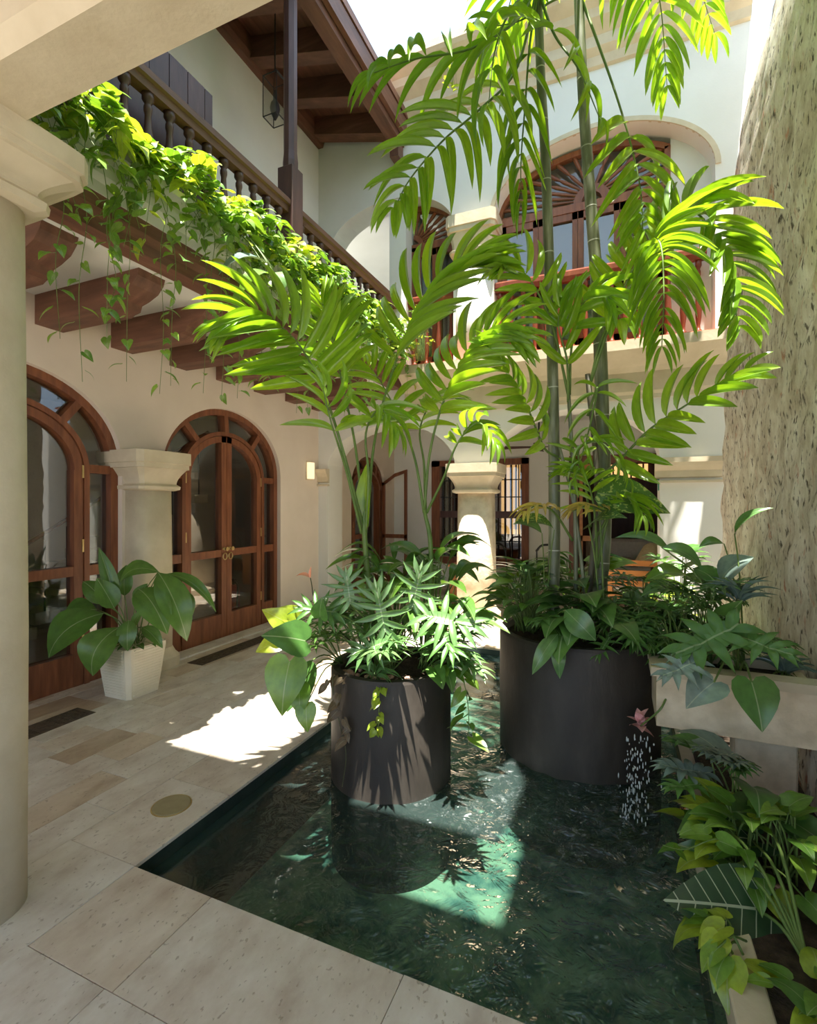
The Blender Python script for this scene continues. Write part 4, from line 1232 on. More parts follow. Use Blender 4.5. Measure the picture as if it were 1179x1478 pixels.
def frond(root, pts, n, L, W, mat='palm_leaf', up=(0, 0, 1), t0=0.3, droop=1, a0=68, a1=22, r=0.011, vee=0.15, twist=0.0, seed=None, grow=1.0, thick=1.3, name='frond', stem='stem'):
    """rachis through pts with a row of leaflets on either side"""
    rn = random.Random(seed if seed is not None else R.random())
    P = sample(pts, 26)
    n = int(n * thick)
    L *= 1.12
    rach = obj(name, tube(P, r, r * 0.25, 6), stem, root, smooth=True)
    for i in range(n):
        u = i / (n - 1)
        t = t0 + (1 - t0) * u
        k = t * 26
        a = min(int(k), 25)
        p = P[a].lerp(P[a + 1], k - a)
        tan = (P[min(a + 1, 26)] - P[max(a - 1, 0)]).normalized()
        upv = Vector(up)
        side = tan.cross(upv)
        if side.length < 0.05: side = tan.cross(Vector((0.2, -0.9, 0.1)))
        side.normalize()
        nrm = side.cross(tan).normalized()
        ang = math.radians(a0 + (a1 - a0) * u)
        ll = L * (0.62 + 0.38 * math.sin(PI * min(1, 0.18 + 0.8 * u))) * (1 - 0.30 * u * u) * grow
        for s in (-1, 1):
            if rn.random() < 0.04: continue
            aa = ang + rn.uniform(-0.10, 0.10)
            d = tan * math.cos(aa) + side * (s * math.sin(aa)) + nrm * (vee + rn.uniform(-0.08, 0.08))
            d.z -= 0.12 * rn.random()
            l2 = ll * rn.uniform(0.88, 1.08)
            nv = nrm + side * s * 0.25 + Vector((0, 0, 0.2))
            v = max(0, min(2, droop + rn.choice((-1, 0, 0, 1))))
            obj('leaflet', leaflet(mat, v), None, rach, frame_m(p, d, nv, l2, W * 1.02 * rn.uniform(0.85, 1.1) * (1 - 0.3 * u)))
    return rach

def add_leaf(root, base, tip_base, d, up, length, width, me, r=0.005, stem='stem', sag=0.0, name='stem'):
    """petiole from base to tip_base carrying one blade"""
    b, e = Vector(base), Vector(tip_base)
    mid = b.lerp(e, 0.5) + Vector((0, 0, 0.18 * (e - b).length - sag))
    s = obj(name, tube(sample([b, mid, e], 8), r, r * 0.7, 5), stem, root, smooth=True)
    obj('leaf', me, None, s, frame_m(e, d, up, length, width))

def bushy(name, label, cat, loc, n, spread, height, size, kinds, mats, group=None, wr=0.9, az=(0, 2 * PI), droop=0.35, seed=1, el=(0.15, 1.0), stem='stem', sp=0.05, up_bias=1.0, r=0.005):
    """clump of long-stalked leaves: stalks fan out from the base, blades lean outwards"""
    rn = random.Random(seed)
    root = thing(name, label, cat, loc, group)
    c = Vector(loc)
    for i in range(n):
        a = az[0] + (az[1] - az[0]) * ((i * 0.61803 + rn.uniform(-0.06, 0.06)) % 1.0)
        e = el[0] + (el[1] - el[0]) * ((i * 0.7548 + rn.random() * 0.15) % 1.0)
        h = Vector((math.cos(a), math.sin(a), 0))
        rr = spread * math.cos(e * PI / 2) * rn.uniform(0.7, 1.05)
        hh = height * (0.25 + 0.75 * math.sin(e * PI / 2)) * rn.uniform(0.8, 1.08)
        p = c + h * rr + Vector((0, 0, hh))
        base = c + h * sp * rn.random() + Vector((rn.uniform(-sp, sp), rn.uniform(-sp, sp), 0))
        s = rn.uniform(*size)
        d = h * 1.0 + Vector((rn.uniform(-0.3, 0.3), rn.uniform(-0.3, 0.3), e * 0.7 * up_bias - droop))
        upv = Vector((0, 0, 1)) + h * (0.5 - e * 0.4) + Vector((rn.uniform(-0.25, 0.25), rn.uniform(-0.25, 0.25), 0))
        k = rn.choice(kinds)
        m = rn.choice(mats)
        wd = s * {'lance': 0.26, 'arch': 0.3, 'heart': 1.0, 'spade': 0.95, 'arrow': 1.0, 'finger': 1.0, 'split': 1.0, 'strap': 0.1}[k] * wr
        add_leaf(root, base, p, d, upv, s, wd, blade(k, m, rn.randint(0, 1)), r=r, stem=stem)
    return root

def vine(name, label, cat, pts, n, size, mat, group=None, kind='heart', seed=0, r=0.004, wr=0.85, out=(0, 0, 0), stem='stem'):
    """trailing stem with alternate leaves on short stalks"""
    rn = random.Random(seed)
    root = thing(name, label, cat, pts[0], group)
    P = sample(pts, max(8, len(pts) * 5))
    st = obj('stem', tube(P, r, r * 0.6, 5), stem, root, smooth=True)
    m = len(P) - 1
    for i in range(n):
        k = (i + rn.random() * 0.6) / n * m
        a = min(int(k), m - 1)
        p = P[a].lerp(P[a + 1], k - a)
        az = rn.uniform(0, 2 * PI)
        d = Vector((math.cos(az), math.sin(az), rn.uniform(-0.9, 0.25))) + Vector(out)
        s = rn.uniform(*size)
        q = p + d.normalized() * s * 0.35
        upv = Vector((0.25, -0.35, 1)) + Vector((rn.uniform(-0.5, 0.5), rn.uniform(-0.5, 0.5), 0))
        d2 = d + Vector((0, 0, -0.5))
        obj('leaf', blade(kind, mat, rn.randint(0, 1)), None, st, frame_m(q, d2, upv, s, s * wr))
    return root

# ------------------------------------------------------------ round planters in the pool
def planter(label, cx, cy, r, top):
    t = thing('round_planter', label, 'planter', (cx, cy, -0.62))
    bm = bmesh.new()
    lathe([(r * 0.985, -0.62), (r, -0.4), (r, top - 0.02), (r - 0.008, top), (r - 0.05, top), (r - 0.055, top - 0.10)], 64, center=(cx, cy), bm=bm)
    obj('shell', bm, 'concrete_dark', t, smooth=False)
    bm = lathe([(r - 0.05, top - 0.11), (r - 0.05, top - 0.05), (0.02, top - 0.02)], 40, center=(cx, cy))
    obj('soil', bm, 'soil', t)
    for p in t.children[0].data.polygons:
        p.use_smooth = abs(p.normal.z) < 0.3
    return t
P1 = (-1.42, 3.04)
P2 = (-0.30, 3.92)
planter('dark concrete cylinder planter with sun streaks and pink pebbles', *P1, 0.40, 0.64)
planter('larger dark concrete cylinder planter with tall cane palms', *P2, 0.565, 0.77)
bm = bmesh.new()
rn = random.Random(3)
for k in range(26):
    a = rn.uniform(-2.4, -0.7)
    rr = rn.uniform(0.22, 0.335)
    m_ = Matrix.Translation((P1[0] + rr * math.cos(a), P1[1] + rr * math.sin(a), 0.615)) @ Matrix.Rotation(rn.uniform(0, 6), 4, 'Z') @ Matrix.Diagonal((rn.uniform(0.016, 0.03), rn.uniform(0.013, 0.022), 0.014, 1))
    bmesh.ops.create_icosphere(bm, subdivisions=1, radius=1, matrix=m_)
tag(obj('pebbles', bm, 'pebble', smooth=True), 'pinkish pebbles on the soil of the streaked planter', 'pebbles', kind='stuff')

# ---- feather palms in the front planter
pa = thing('feather_palm', 'young feather palm with bright arching fronds in the streaked planter', 'palm', (P1[0] - 0.08, P1[1], 0.6))
obj('trunk', tube(sample([(P1[0] - 0.10, P1[1], 0.58), (-1.575, 2.96, 1.412), (-1.585, 2.977, 1.737)], 8), 0.022, 0.014, 8), 'stem', pa, smooth=True)
obj('spear', blade('lance', 'palm_leaf', 0), None, pa, frame_m(Vector((-1.58, 2.979, 1.503)), Vector((0.02, 0, 1)), (0, -1, 0), 0.50, 0.11))
frond(pa, [(-1.588, 2.954, 1.551), (-1.679, 2.818, 2.098), (-1.744, 2.681, 2.459), (-1.807, 2.491, 2.694), (-1.91, 2.284, 2.784), (-1.991, 2.141, 2.688)], 12, 0.44, 0.075, t0=0.42, droop=1, seed=1, up=(0.25, -0.8, 0.5))
frond(pa, [(-1.562, 2.965, 1.551), (-1.547, 3.037, 2.117), (-1.48, 3.174, 2.616), (-1.342, 3.287, 3.05), (-1.077, 3.346, 3.323), (-0.884, 3.373, 3.348)], 12, 0.56, 0.065, t0=0.45, droop=0, seed=2, up=(-0.2, -0.9, 0.3), a0=52, a1=16)
frond(pa, [(-1.579, 2.958, 1.551), (-1.693, 3.029, 2.123), (-1.833, 3.078, 2.605), (-1.924, 3.094, 2.943), (-2.025, 3.105, 3.215)], 9, 0.40, 0.07, t0=0.5, droop=1, seed=3, up=(0.2, -0.8, 0.5), a0=52)
frond(pa, [(-1.571, 2.961, 1.505), (-1.526, 2.915, 1.874), (-1.505, 2.837, 2.159), (-1.379, 2.782, 2.296), (-1.25, 2.729, 2.151)], 6, 0.30, 0.06, t0=0.55, droop=2, seed=4)
frond(pa, [(-1.597, 2.95, 1.505), (-1.62, 2.788, 1.914), (-1.63, 2.621, 2.201), (-1.649, 2.558, 2.402)], 4, 0.34, 0.06, t0=0.6, droop=2, seed=5, mat='palm_leaf')
pb = thing('feather_palm', 'second feather palm with a broad upright frond in the streaked planter', 'palm', (P1[0] + 0.2, P1[1] + 0.1, 0.6))
obj('trunk', tube(sample([(P1[0] + 0.2, P1[1] + 0.12, 0.58), (-1.197, 3.208, 1.357), (-1.251, 3.217, 1.666)], 8), 0.02, 0.013, 8), 'stem', pb, smooth=True)
frond(pb, [(-1.251, 3.217, 1.642), (-1.198, 3.185, 2.046), (-1.095, 3.175, 2.391), (-0.943, 3.185, 2.679), (-0.75, 3.158, 2.805), (-0.568, 3.127, 2.728)], 13, 0.42, 0.075, t0=0.36, droop=1, seed=6, up=(-0.2, -0.75, 0.6))
frond(pb, [(-1.251, 3.217, 1.642), (-1.332, 3.237, 2.031), (-1.476, 3.284, 2.342), (-1.66, 3.315, 2.643), (-1.826, 3.353, 2.801)], 8, 0.34, 0.06, t0=0.45, droop=1, seed=7, up=(0.2, -0.7, 0.6))
frond(pb, [(-1.242, 3.221, 1.642), (-1.288, 3.31, 1.987), (-1.352, 3.391, 2.249), (-1.298, 3.523, 2.473), (-1.169, 3.632, 2.51)], 7, 0.30, 0.055, t0=0.5, droop=2, seed=8)
frond(pb, [(-1.234, 3.224, 1.642), (-1.078, 3.127, 1.875), (-0.964, 3.068, 2.092), (-0.814, 3.022, 2.209), (-0.692, 2.966, 2.068)], 7, 0.26, 0.05, t0=0.5, droop=2, seed=9)

# ---- tall cane palms in the back planter
def cane_palm(label, pts, r0, r1, mat, rings, fronds_):
    t = thing('cane_palm', label, 'palm', pts[0])
    P = sample(pts, 30)
    obj('trunk', tube(P, r0, r1, 14), mat, t, smooth=True)
    for k in range(rings):
        u = 0.06 + 0.9 * k / rings
        i = int(u * 30)
        p, q = P[i], P[i + 1]
        rr = r0 + (r1 - r0) * u + 0.0015
        d = (q - p).normalized()
        obj('node', tube([p, p + d * 0.008], rr, rr, 14), 'cane_ring', t)
    for kw in fronds_:
        pts_ = kw.pop('pts')
        n, L, W = kw.pop('n'), kw.pop('L'), kw.pop('W')
        frond(t, pts_, n, L, W, **kw)
    return t
cane_palm('tall slender grey-green cane palm with a high drooping crown', [(-0.46, 3.78, 0.7), (-0.448, 3.809, 1.536), (-0.455, 3.784, 2.556), (-0.473, 3.733, 3.354), (-0.498, 3.7, 4.197), (-0.528, 3.666, 4.831), (-0.543, 3.638, 5.458)], 0.045, 0.029, 'cane', 9, [
    dict(pts=[(-0.543, 3.638, 5.409), (-0.663, 3.467, 4.718), (-0.867, 3.217, 4.311), (-1.046, 3.033, 4.044), (-1.204, 2.857, 3.729), (-1.27, 2.774, 3.518)], n=15, L=0.42, W=0.07, t0=0.28, droop=1, thick=1.0, seed=21, up=(0.3, -0.85, 0.4)),
    dict(pts=[(-0.543, 3.638, 5.409), (-0.644, 3.367, 4.957), (-0.854, 3.006, 4.541), (-1.096, 2.685, 4.297), (-1.274, 2.501, 4.13)], n=10, L=0.42, W=0.06, t0=0.3, droop=2, thick=0.8, seed=22, mat='palm_leaf'),
    dict(pts=[(-0.534, 3.642, 5.409), (-0.583, 3.556, 4.956), (-0.597, 3.441, 4.437), (-0.614, 3.379, 4.024), (-0.605, 3.329, 3.713)], n=13, L=0.40, W=0.034, t0=0.3, droop=2, thick=0.9, seed=23, a0=38, a1=10, mat='palm_leaf'),
    dict(pts=[(-0.543, 3.638, 5.409), (-0.656, 3.307, 5.0), (-0.715, 3.065, 4.541), (-0.73, 2.949, 4.115)], n=6, L=0.44, W=0.055, t0=0.4, droop=2, thick=0.7, seed=24, a0=40),
    dict(pts=[(-0.543, 3.638, 5.458), (-0.45, 3.3, 5.9), (-0.4, 2.9, 5.95), (-0.35, 2.4, 5.6)], n=16, L=0.5, W=0.075, t0=0.2, droop=1, seed=26),
    dict(pts=[(-0.543, 3.638, 5.458), (-0.7, 3.5, 5.9), (-1.0, 3.2, 5.95), (-1.25, 2.8, 5.7)], n=15, L=0.5, W=0.075, t0=0.2, droop=1, seed=27),
    dict(pts=[(-0.543, 3.638, 5.458), (-0.75, 3.2, 6.1), (-1.05, 2.5, 6.1), (-1.12, 1.75, 5.5)], n=18, L=0.5, W=0.085, t0=0.3, droop=1, seed=29),  # frond added above the view to break up sun on the front planter
    dict(pts=[(-0.543, 3.638, 5.458), (-0.9, 3.25, 6.3), (-1.3, 2.5, 6.3), (-1.45, 1.8, 5.8)], n=18, L=0.5, W=0.085, t0=0.3, droop=1, seed=30),  # likewise added out of view for streaky shade on that planter
    dict(pts=[(-0.543, 3.638, 5.458), (-0.85, 3.2, 5.9), (-1.2, 2.4, 5.8), (-1.3, 1.55, 5.1)], n=20, L=0.5, W=0.10, t0=0.3, droop=1, seed=39),  # denser unseen frond, added to shade the gap between these two
    dict(pts=[(-0.543, 3.638, 5.458), (-0.95, 3.3, 5.8), (-1.5, 2.6, 5.7), (-1.75, 1.9, 5.2)], n=18, L=0.5, W=0.09, t0=0.3, droop=1, seed=40),
    dict(pts=[(-0.543, 3.638, 5.458), (-0.6, 3.9, 6.0), (-0.8, 4.2, 6.1), (-1.1, 4.6, 5.8)], n=15, L=0.5, W=0.075, t0=0.2, droop=1, seed=28),
    dict(pts=[(-0.534, 3.642, 5.359), (-0.414, 3.519, 4.911), (-0.254, 3.478, 4.586), (-0.123, 3.425, 4.187)], n=7, L=0.36, W=0.05, t0=0.3, droop=2, thick=0.7, seed=25),
])
cane_palm('thickest ringed cane palm with fronds reaching to the stone wall', [(-0.20, 3.98, 0.7), (-0.116, 4.058, 1.426), (-0.13, 4.031, 2.58), (-0.158, 3.997, 3.304), (-0.2, 3.958, 3.917), (-0.251, 3.914, 4.679), (-0.288, 3.877, 5.585)], 0.058, 0.034, 'cane', 10, [
    dict(pts=[(-0.278, 3.881, 5.483), (-0.152, 3.848, 5.049), (-0.022, 3.794, 4.566), (0.075, 3.781, 4.165), (0.131, 3.751, 3.821), (0.142, 3.701, 3.464)], n=10, L=0.46, W=0.075, t0=0.5, droop=1, thick=1.0, seed=31, up=(0.5, -0.6, 0.6)),
    dict(pts=[(-0.278, 3.881, 5.585), (-0.05, 3.5, 6.0), (0.05, 3.0, 6.1), (0.1, 2.45, 5.8)], n=16, L=0.5, W=0.075, t0=0.2, droop=1, seed=34),
    dict(pts=[(-0.278, 3.881, 5.585), (0.2, 3.8, 6.0), (0.5, 3.5, 6.0), (0.75, 3.1, 5.6)], n=15, L=0.5, W=0.075, t0=0.2, droop=1, seed=35),
    dict(pts=[(-0.278, 3.881, 5.585), (0.1, 4.2, 6.0), (0.3, 4.7, 6.0), (0.4, 5.2, 5.6)], n=15, L=0.5, W=0.075, t0=0.2, droop=1, seed=36),
    dict(pts=[(-0.278, 3.881, 5.585), (0.2, 4.5, 6.6), (0.55, 5.3, 6.95), (0.9, 6.0, 6.6)], n=18, L=0.5, W=0.09, t0=0.2, droop=1, seed=38),  # frond added above the view to shade the lower right pier
    dict(pts=[(-0.278, 3.881, 5.585), (-0.2, 3.4, 6.3), (-0.25, 2.8, 6.5), (-0.15, 2.2, 6.3)], n=16, L=0.5, W=0.075, t0=0.2, droop=1, seed=37),
    dict(pts=[(-0.278, 3.881, 5.483), (-0.438, 3.726, 5.35), (-0.669, 3.628, 5.2), (-0.9, 3.53, 5.15)], n=8, L=0.36, W=0.06, t0=0.4, droop=2, thick=0.7, seed=33),
])
ck = thing('clump_palm', 'clumping palm with wide arching fronds among the canes', 'palm', (-0.25, 3.85, 0.7))
for i, (e, rr) in enumerate((((-0.346, 3.765, 2.542), 0.014), ((-0.218, 3.841, 2.648), 0.02), ((-0.411, 3.738, 2.141), 0.012))):
    obj('trunk', tube(sample([(-0.30 + 0.05 * i, 3.82, 0.7), (-0.3, 3.785, 1.64) if i != 1 else (-0.153, 3.869, 1.74), e], 10), rr * 1.25, rr, 8), 'cane' if i != 1 else 'cane_brown', ck, smooth=True)
frond(ck, [(-0.209, 3.845, 2.547), (-0.103, 3.76, 2.909), (0.15, 3.705, 3.333), (0.414, 3.654, 3.572), (0.544, 3.601, 3.354), (0.629, 3.582, 3.093), (0.65, 3.537, 2.778)], 20, 0.44, 0.075, t0=0.2, droop=0, seed=41, up=(0.15, -0.55, 0.85), a0=62, a1=30, vee=0.3)
frond(ck, [(-0.209, 3.845, 2.547), (-0.022, 3.686, 3.064), (0.144, 3.539, 3.34), (0.223, 3.409, 3.306), (0.238, 3.307, 2.965), (0.223, 3.246, 2.621)], 15, 0.36, 0.036, t0=0.5, droop=1, seed=42, a0=55, a1=18, up=(0, -1, 0.2))
frond(ck, [(-0.218, 3.841, 1.841), (-0.022, 3.794, 1.992), (0.172, 3.714, 2.195), (0.369, 3.635, 2.324), (0.536, 3.597, 2.417), (0.692, 3.555, 2.486)], 11, 0.36, 0.085, t0=0.2, droop=0, seed=43, up=(0.1, -0.75, 0.6), vee=0.25)
frond(ck, [(-0.346, 3.765, 2.492), (-0.432, 3.674, 2.926), (-0.538, 3.575, 3.201), (-0.663, 3.467, 3.348), (-0.763, 3.371, 3.301)], 8, 0.32, 0.06, t0=0.35, droop=1, seed=44, up=(0, -0.7, 0.6))
frond(ck, [(-0.337, 3.769, 2.492), (-0.314, 3.67, 2.811), (-0.24, 3.593, 3.064), (-0.106, 3.541, 3.093), (0.0, 3.478, 2.894)], 7, 0.34, 0.075, t0=0.35, droop=2, seed=45, up=(0, -0.6, 0.7))
frond(ck, [(-0.411, 3.738, 2.041), (-0.493, 3.594, 2.1), (-0.58, 3.448, 2.353), (-0.677, 3.298, 2.541), (-0.779, 3.146, 2.716)], 10, 0.30, 0.07, t0=0.3, droop=1, seed=46, up=(0.3, -0.6, 0.7))
frond(ck, [(-0.346, 3.765, 2.442), (-0.345, 3.657, 2.714), (-0.394, 3.582, 2.94), (-0.362, 3.541, 3.111)], 6, 0.34, 0.06, t0=0.3, droop=1, seed=47, a0=45, up=(0, -0.8, 0.5))
frond(ck, [(-0.218, 3.841, 2.345), (-0.148, 3.741, 2.519), (-0.196, 3.612, 2.211), (-0.275, 3.469, 1.875)], 6, 0.24, 0.035, t0=0.3, droop=2, seed=48)
frond(ck, [(-0.199, 3.849, 1.539), (-0.224, 3.708, 1.836), (-0.265, 3.636, 2.075), (-0.106, 3.541, 2.104), (0.041, 3.495, 1.869)], 9, 0.22, 0.035, t0=0.3, droop=2, seed=49)
frond(ck, [(-0.318, 3.777, 1.439), (-0.426, 3.622, 1.642), (-0.523, 3.472, 1.691), (-0.601, 3.385, 1.635)], 6, 0.17, 0.035, t0=0.4, droop=2, seed=50, mat='yellow_leaf')
frond(ck, [(-0.171, 3.84, 1.439), (-0.09, 3.765, 1.617), (-0.196, 3.612, 1.691), (-0.296, 3.515, 1.653)], 6, 0.17, 0.035, t0=0.4, droop=2, seed=51, mat='yellow_leaf')
frond(ck, [(-0.152, 3.848, 1.239), (-0.166, 3.733, 1.642), (-0.218, 3.602, 1.88), (-0.317, 3.451, 1.921)], 8, 0.24, 0.04, t0=0.35, droop=2, seed=52, mat='palm_leaf')
frond(ck, [(-0.152, 3.848, 1.239), (-0.067, 3.775, 1.642), (0.044, 3.714, 1.738), (0.148, 3.649, 1.599)], 8, 0.24, 0.045, t0=0.35, droop=2, seed=53)
sl = thing('speckled_dieffenbachia', 'large pointed speckled leaf beside the thickest cane', 'plant', (-0.1, 3.8, 0.72))
add_leaf(sl, (-0.1, 3.8, 0.72), (-0.148, 3.741, 1.778), Vector((0.318, 3.83, 1.653)) - Vector((-0.148, 3.741, 1.778)), (0, -0.75, 0.6), 0.50, 0.48, blade('spade', 'speckled', 0), 0.008)
add_leaf(sl, (-0.12, 3.78, 0.72), (-0.202, 3.718, 1.544), Vector((0.6, -0.5, 0.2)), (0, -0.5, 0.8), 0.32, 0.30, blade('spade', 'speckled', 1), 0.008)

# ---- undergrowth of the front planter
c1 = lambda dx, dy, z=0.62: (P1[0] + dx, P1[1] + dy, z)
bushy('selloum', 'pale lobed philodendron at the middle of the streaked planter', 'plant', c1(0.02, -0.10), 15, 0.32, 0.36, (0.26, 0.38), ['finger'], ['philo_pale'], seed=61, el=(0.1, 0.95), droop=0.2)
bushy('selloum', 'dark lobed philodendron spreading to the left in the streaked planter', 'plant', c1(-0.18, -0.02), 15, 0.34, 0.40, (0.20, 0.28), ['finger'], ['philodendron'], az=(2.0, 4.4), seed=62, el=(0.1, 0.9))
bushy('selloum', 'lobed philodendron leaning over the right rim of the streaked planter', 'plant', c1(0.20, 0.02), 14, 0.30, 0.40, (0.20, 0.30), ['finger'], ['philo_pale', 'philodendron'], az=(-1.4, 1.2), seed=63, el=(0.05, 0.9))
sg = thing('selloum', 'big pale deeply lobed leaves standing over the pebbles of the streaked planter', 'plant', c1(0.02, -0.16))
for (D, d, s, w_, m_) in (((-1.26, 2.616, 0.957),(-0.12,-0.1,0.75),0.34,0.30,'philo_pale'), ((-1.169, 2.817, 1.071),(0.15,0.0,0.7),0.30,0.32,'philo_pale'), ((-1.07, 2.751, 1.043),(0.75,0.1,-0.1),0.38,0.34,'philo_pale'), ((-1.521, 2.668, 1.088),(-0.1,0.0,0.6),0.24,0.30,'philo_pale'), ((-1.599, 2.634, 1.037),(-0.8,-0.3,0.1),0.28,0.26,'philodendron'), ((-1.236, 2.604, 0.91),(-0.6,-0.3,-0.25),0.26,0.26,'philo_pale'), ((-1.002, 2.78, 0.973),(0.5,-0.4,-0.35),0.28,0.28,'philodendron')):
    add_leaf(sg, c1(0.02, -0.16), Vector(D), d, (0.25, -0.75, 0.6), s, w_, blade('finger', m_, 1), 0.006)
bushy('spider_plant', 'small spiky striped plant on the pebbles of the streaked planter', 'plant', c1(0.03, -0.30), 22, 0.03, 0.05, (0.12, 0.2), ['strap'], ['philo_pale'], seed=64, el=(0.1, 1.0), droop=0.0, r=0.002)
bushy('cast_iron_plant', 'tall plant with long dark lance leaves behind the lobed philodendrons', 'plant', c1(-0.05, 0.18), 34, 0.34, 0.66, (0.24, 0.40), ['lance', 'arch'], ['lily', 'glossy_leaf'], seed=65, el=(0.2, 0.95))
bushy('rubber_plant', 'glossy lance-leaved plant beside the second feather palm', 'plant', c1(0.22, 0.2), 30, 0.36, 0.70, (0.24, 0.38), ['lance', 'arch'], ['glossy_leaf', 'lily'], seed=66, el=(0.2, 0.95), wr=1.25)
bushy('arrow_vine', 'trailing arrow-leaved plant over the right rim of the streaked planter', 'plant', c1(0.30, -0.08, 0.64), 12, 0.24, 0.10, (0.10, 0.17), ['arrow', 'heart'], ['pothos', 'philodendron'], az=(-1.3, 1.0), seed=67, el=(0.0, 0.6), droop=0.8)
hp = thing('heartleaf_philodendron', 'heart-leaved philodendron hanging over the left rim of the streaked planter', 'plant', c1(-0.3, -0.06, 0.62))
for (D, du, dv, s, m_) in (((-1.72, 2.474, 0.891),-0.5,0.15,0.26,'philodendron'), ((-1.773, 2.397, 0.783),-0.1,-1,0.30,'pothos'), ((-1.75, 2.461, 0.624),0.1,-1,0.17,'pothos'), ((-1.876, 2.516, 0.969),-0.7,0.5,0.18,'pothos_lime'), ((-1.855, 2.58, 0.992),-0.6,0.3,0.16,'pothos_lime'), ((-1.915, 2.5, 0.863),-0.8,-0.3,0.16,'pothos_lime'), ((-1.695, 2.452, 0.521),0.1,-1,0.15,'pothos'), ((-1.816, 2.596, 0.69),0.2,-0.9,0.2,'philodendron'), ((-1.665, 2.552, 1.023),0.1,0.6,0.14,'philodendron'), ((-1.867, 2.574, 0.526),-0.3,-0.8,0.12,'philodendron')):
    D = Vector(D)
    rgt = Vector((0.92, 0.39, 0))
    add_leaf(hp, c1(-0.32, -0.10, 0.62), D, rgt * du + Vector((0, 0, dv)) + Vector((0.1, -0.25, 0)), (0.25, -0.8, 0.55), s, s * 0.95, blade('heart', m_, 0), 0.005)
dl = thing('withered_vine', 'withered pale brown vine hanging down the streaked planter', 'plant', c1(-0.22, -0.36, 0.64))
P = sample([c1(-0.2, -0.3, 0.62), c1(-0.2, -0.42, 0.62), c1(-0.16, -0.42, 0.40), c1(-0.10, -0.43, 0.2), c1(-0.12, -0.44, 0.0)], 20)
ds = obj('stem', tube(P, 0.004, 0.003, 5), 'stem_dark', dl)
rn = random.Random(8)
for k in range(15):
    p = P[2 + int(k * 0.85)]
    s = rn.uniform(0.05, 0.10)
    obj('leaf', blade('heart', 'dry_leaf', k % 2), None, ds, frame_m(p + Vector((rn.uniform(-0.07, 0.09), -0.006, 0)), (rn.uniform(-0.8, 0.8), -0.25, -0.6), (rn.uniform(-0.5, 0.5), -1, 0.3), s, s * 0.7))
an = thing('anthurium', 'thin stalk with an orange flower beside the streaked planter', 'flower', c1(-0.2, 0.0))
s_ = obj('stem', tube(sample([c1(-0.15, 0.0, 0.62), (-1.831, 2.807, 1.001), (-1.862, 2.74, 1.22)], 8), 0.005, 0.003, 5), 'stem_dark', an)
obj('petal', blade('lance', 'salmon_petal', 1), None, s_, frame_m(Vector((-1.862, 2.74, 1.22)), (-0.9, -0.3, 0.12), (0, -0.3, 1), 0.10, 0.05))
obj('spadix', blade('lance', 'salmon_petal', 0), None, s_, frame_m(Vector((-1.862, 2.74, 1.22)), (0.05, 0, 1), (0, -1, 0), 0.075, 0.02))
vine('trailing_pothos', 'small light green strand hanging down the front of the streaked planter', 'plant', [c1(0.10, -0.34, 0.62), c1(0.12, -0.42, 0.6), c1(0.12, -0.43, 0.46), c1(0.11, -0.43, 0.36)], 16, (0.04, 0.065), 'pothos_lime', seed=68, out=(0, -0.6, -0.4))
vine('trailing_pothos', 'leafy strand climbing out to the right of the streaked planter', 'plant', [c1(0.34, 0.0, 0.66), c1(0.48, -0.02, 0.66), c1(0.55, -0.05, 0.45), c1(0.56, -0.08, 0.22)], 14, (0.08, 0.14), 'pothos', seed=69, kind='arrow')

# ---- undergrowth of the back planter
c2 = lambda dx, dy, z=0.75: (P2[0] + dx, P2[1] + dy, z)
bushy('monstera', 'broad glossy monstera at the foot of the thickest cane', 'plant', c2(0.05, -0.22), 18, 0.30, 0.34, (0.24, 0.36), ['split', 'heart'], ['philodendron'], seed=71, az=(-2.8, -0.3), el=(0.05, 0.9), droop=0.5)
bushy('variegated_ivy', 'small-leaved bushy ivy on the left side of the back planter', 'plant', c2(-0.34, -0.12), 80, 0.32, 0.50, (0.09, 0.18), ['arrow', 'spade'], ['pothos', 'philodendron', 'philo_pale'], seed=72, el=(0.0, 0.95))
bushy('arrowhead_plant', 'arrow-leaved plant reaching left from the back planter', 'plant', c2(-0.30, 0.05), 18, 0.38, 0.50, (0.16, 0.24), ['arrow'], ['philodendron', 'philo_pale'], seed=73, az=(1.8, 4.5), el=(0.05, 0.9))
bushy('selloum', 'very dark lobed philodendron on the right side of the back planter', 'plant', c2(0.36, -0.18), 34, 0.36, 0.30, (0.18, 0.28), ['finger'], ['fern', 'philodendron'], seed=74, az=(-2.2, 1.2), el=(0.0, 0.8), droop=0.75)
bushy('dark_fern', 'dark ferny clump between the back planter and the stone trough', 'plant', c2(0.42, 0.05), 34, 0.32, 0.40, (0.15, 0.24), ['finger', 'lance'], ['fern'], seed=75, el=(0.0, 0.95), droop=0.4)
bushy('lance_plant', 'bushy lance-leaved plant behind the canes', 'plant', c2(0.0, 0.22), 44, 0.46, 0.5, (0.16, 0.28), ['lance', 'heart'], ['glossy_leaf', 'philodendron'], seed=76, el=(0.1, 0.95))
hl = thing('drooping_leaf_plant', 'pair of long pale green leaves hanging over the rim of the back planter', 'plant', c2(-0.15, -0.4))
for (a, b, w_) in (((-0.367, 3.3, 0.872), (-0.505, 3.154, 0.638), 0.10), ((-0.355, 3.305, 0.872), (-0.346, 3.222, 0.612), 0.09), ((-0.328, 3.338, 1.023), (-0.139, 3.31, 0.849), 0.16)):
    A_, B_ = Vector(a), Vector(b)
    add_leaf(hl, c2(-0.15, -0.35), A_, B_ - A_, (0, -1, 0.35), (B_ - A_).length, w_, blade('arch', 'philo_pale', 0), 0.004)
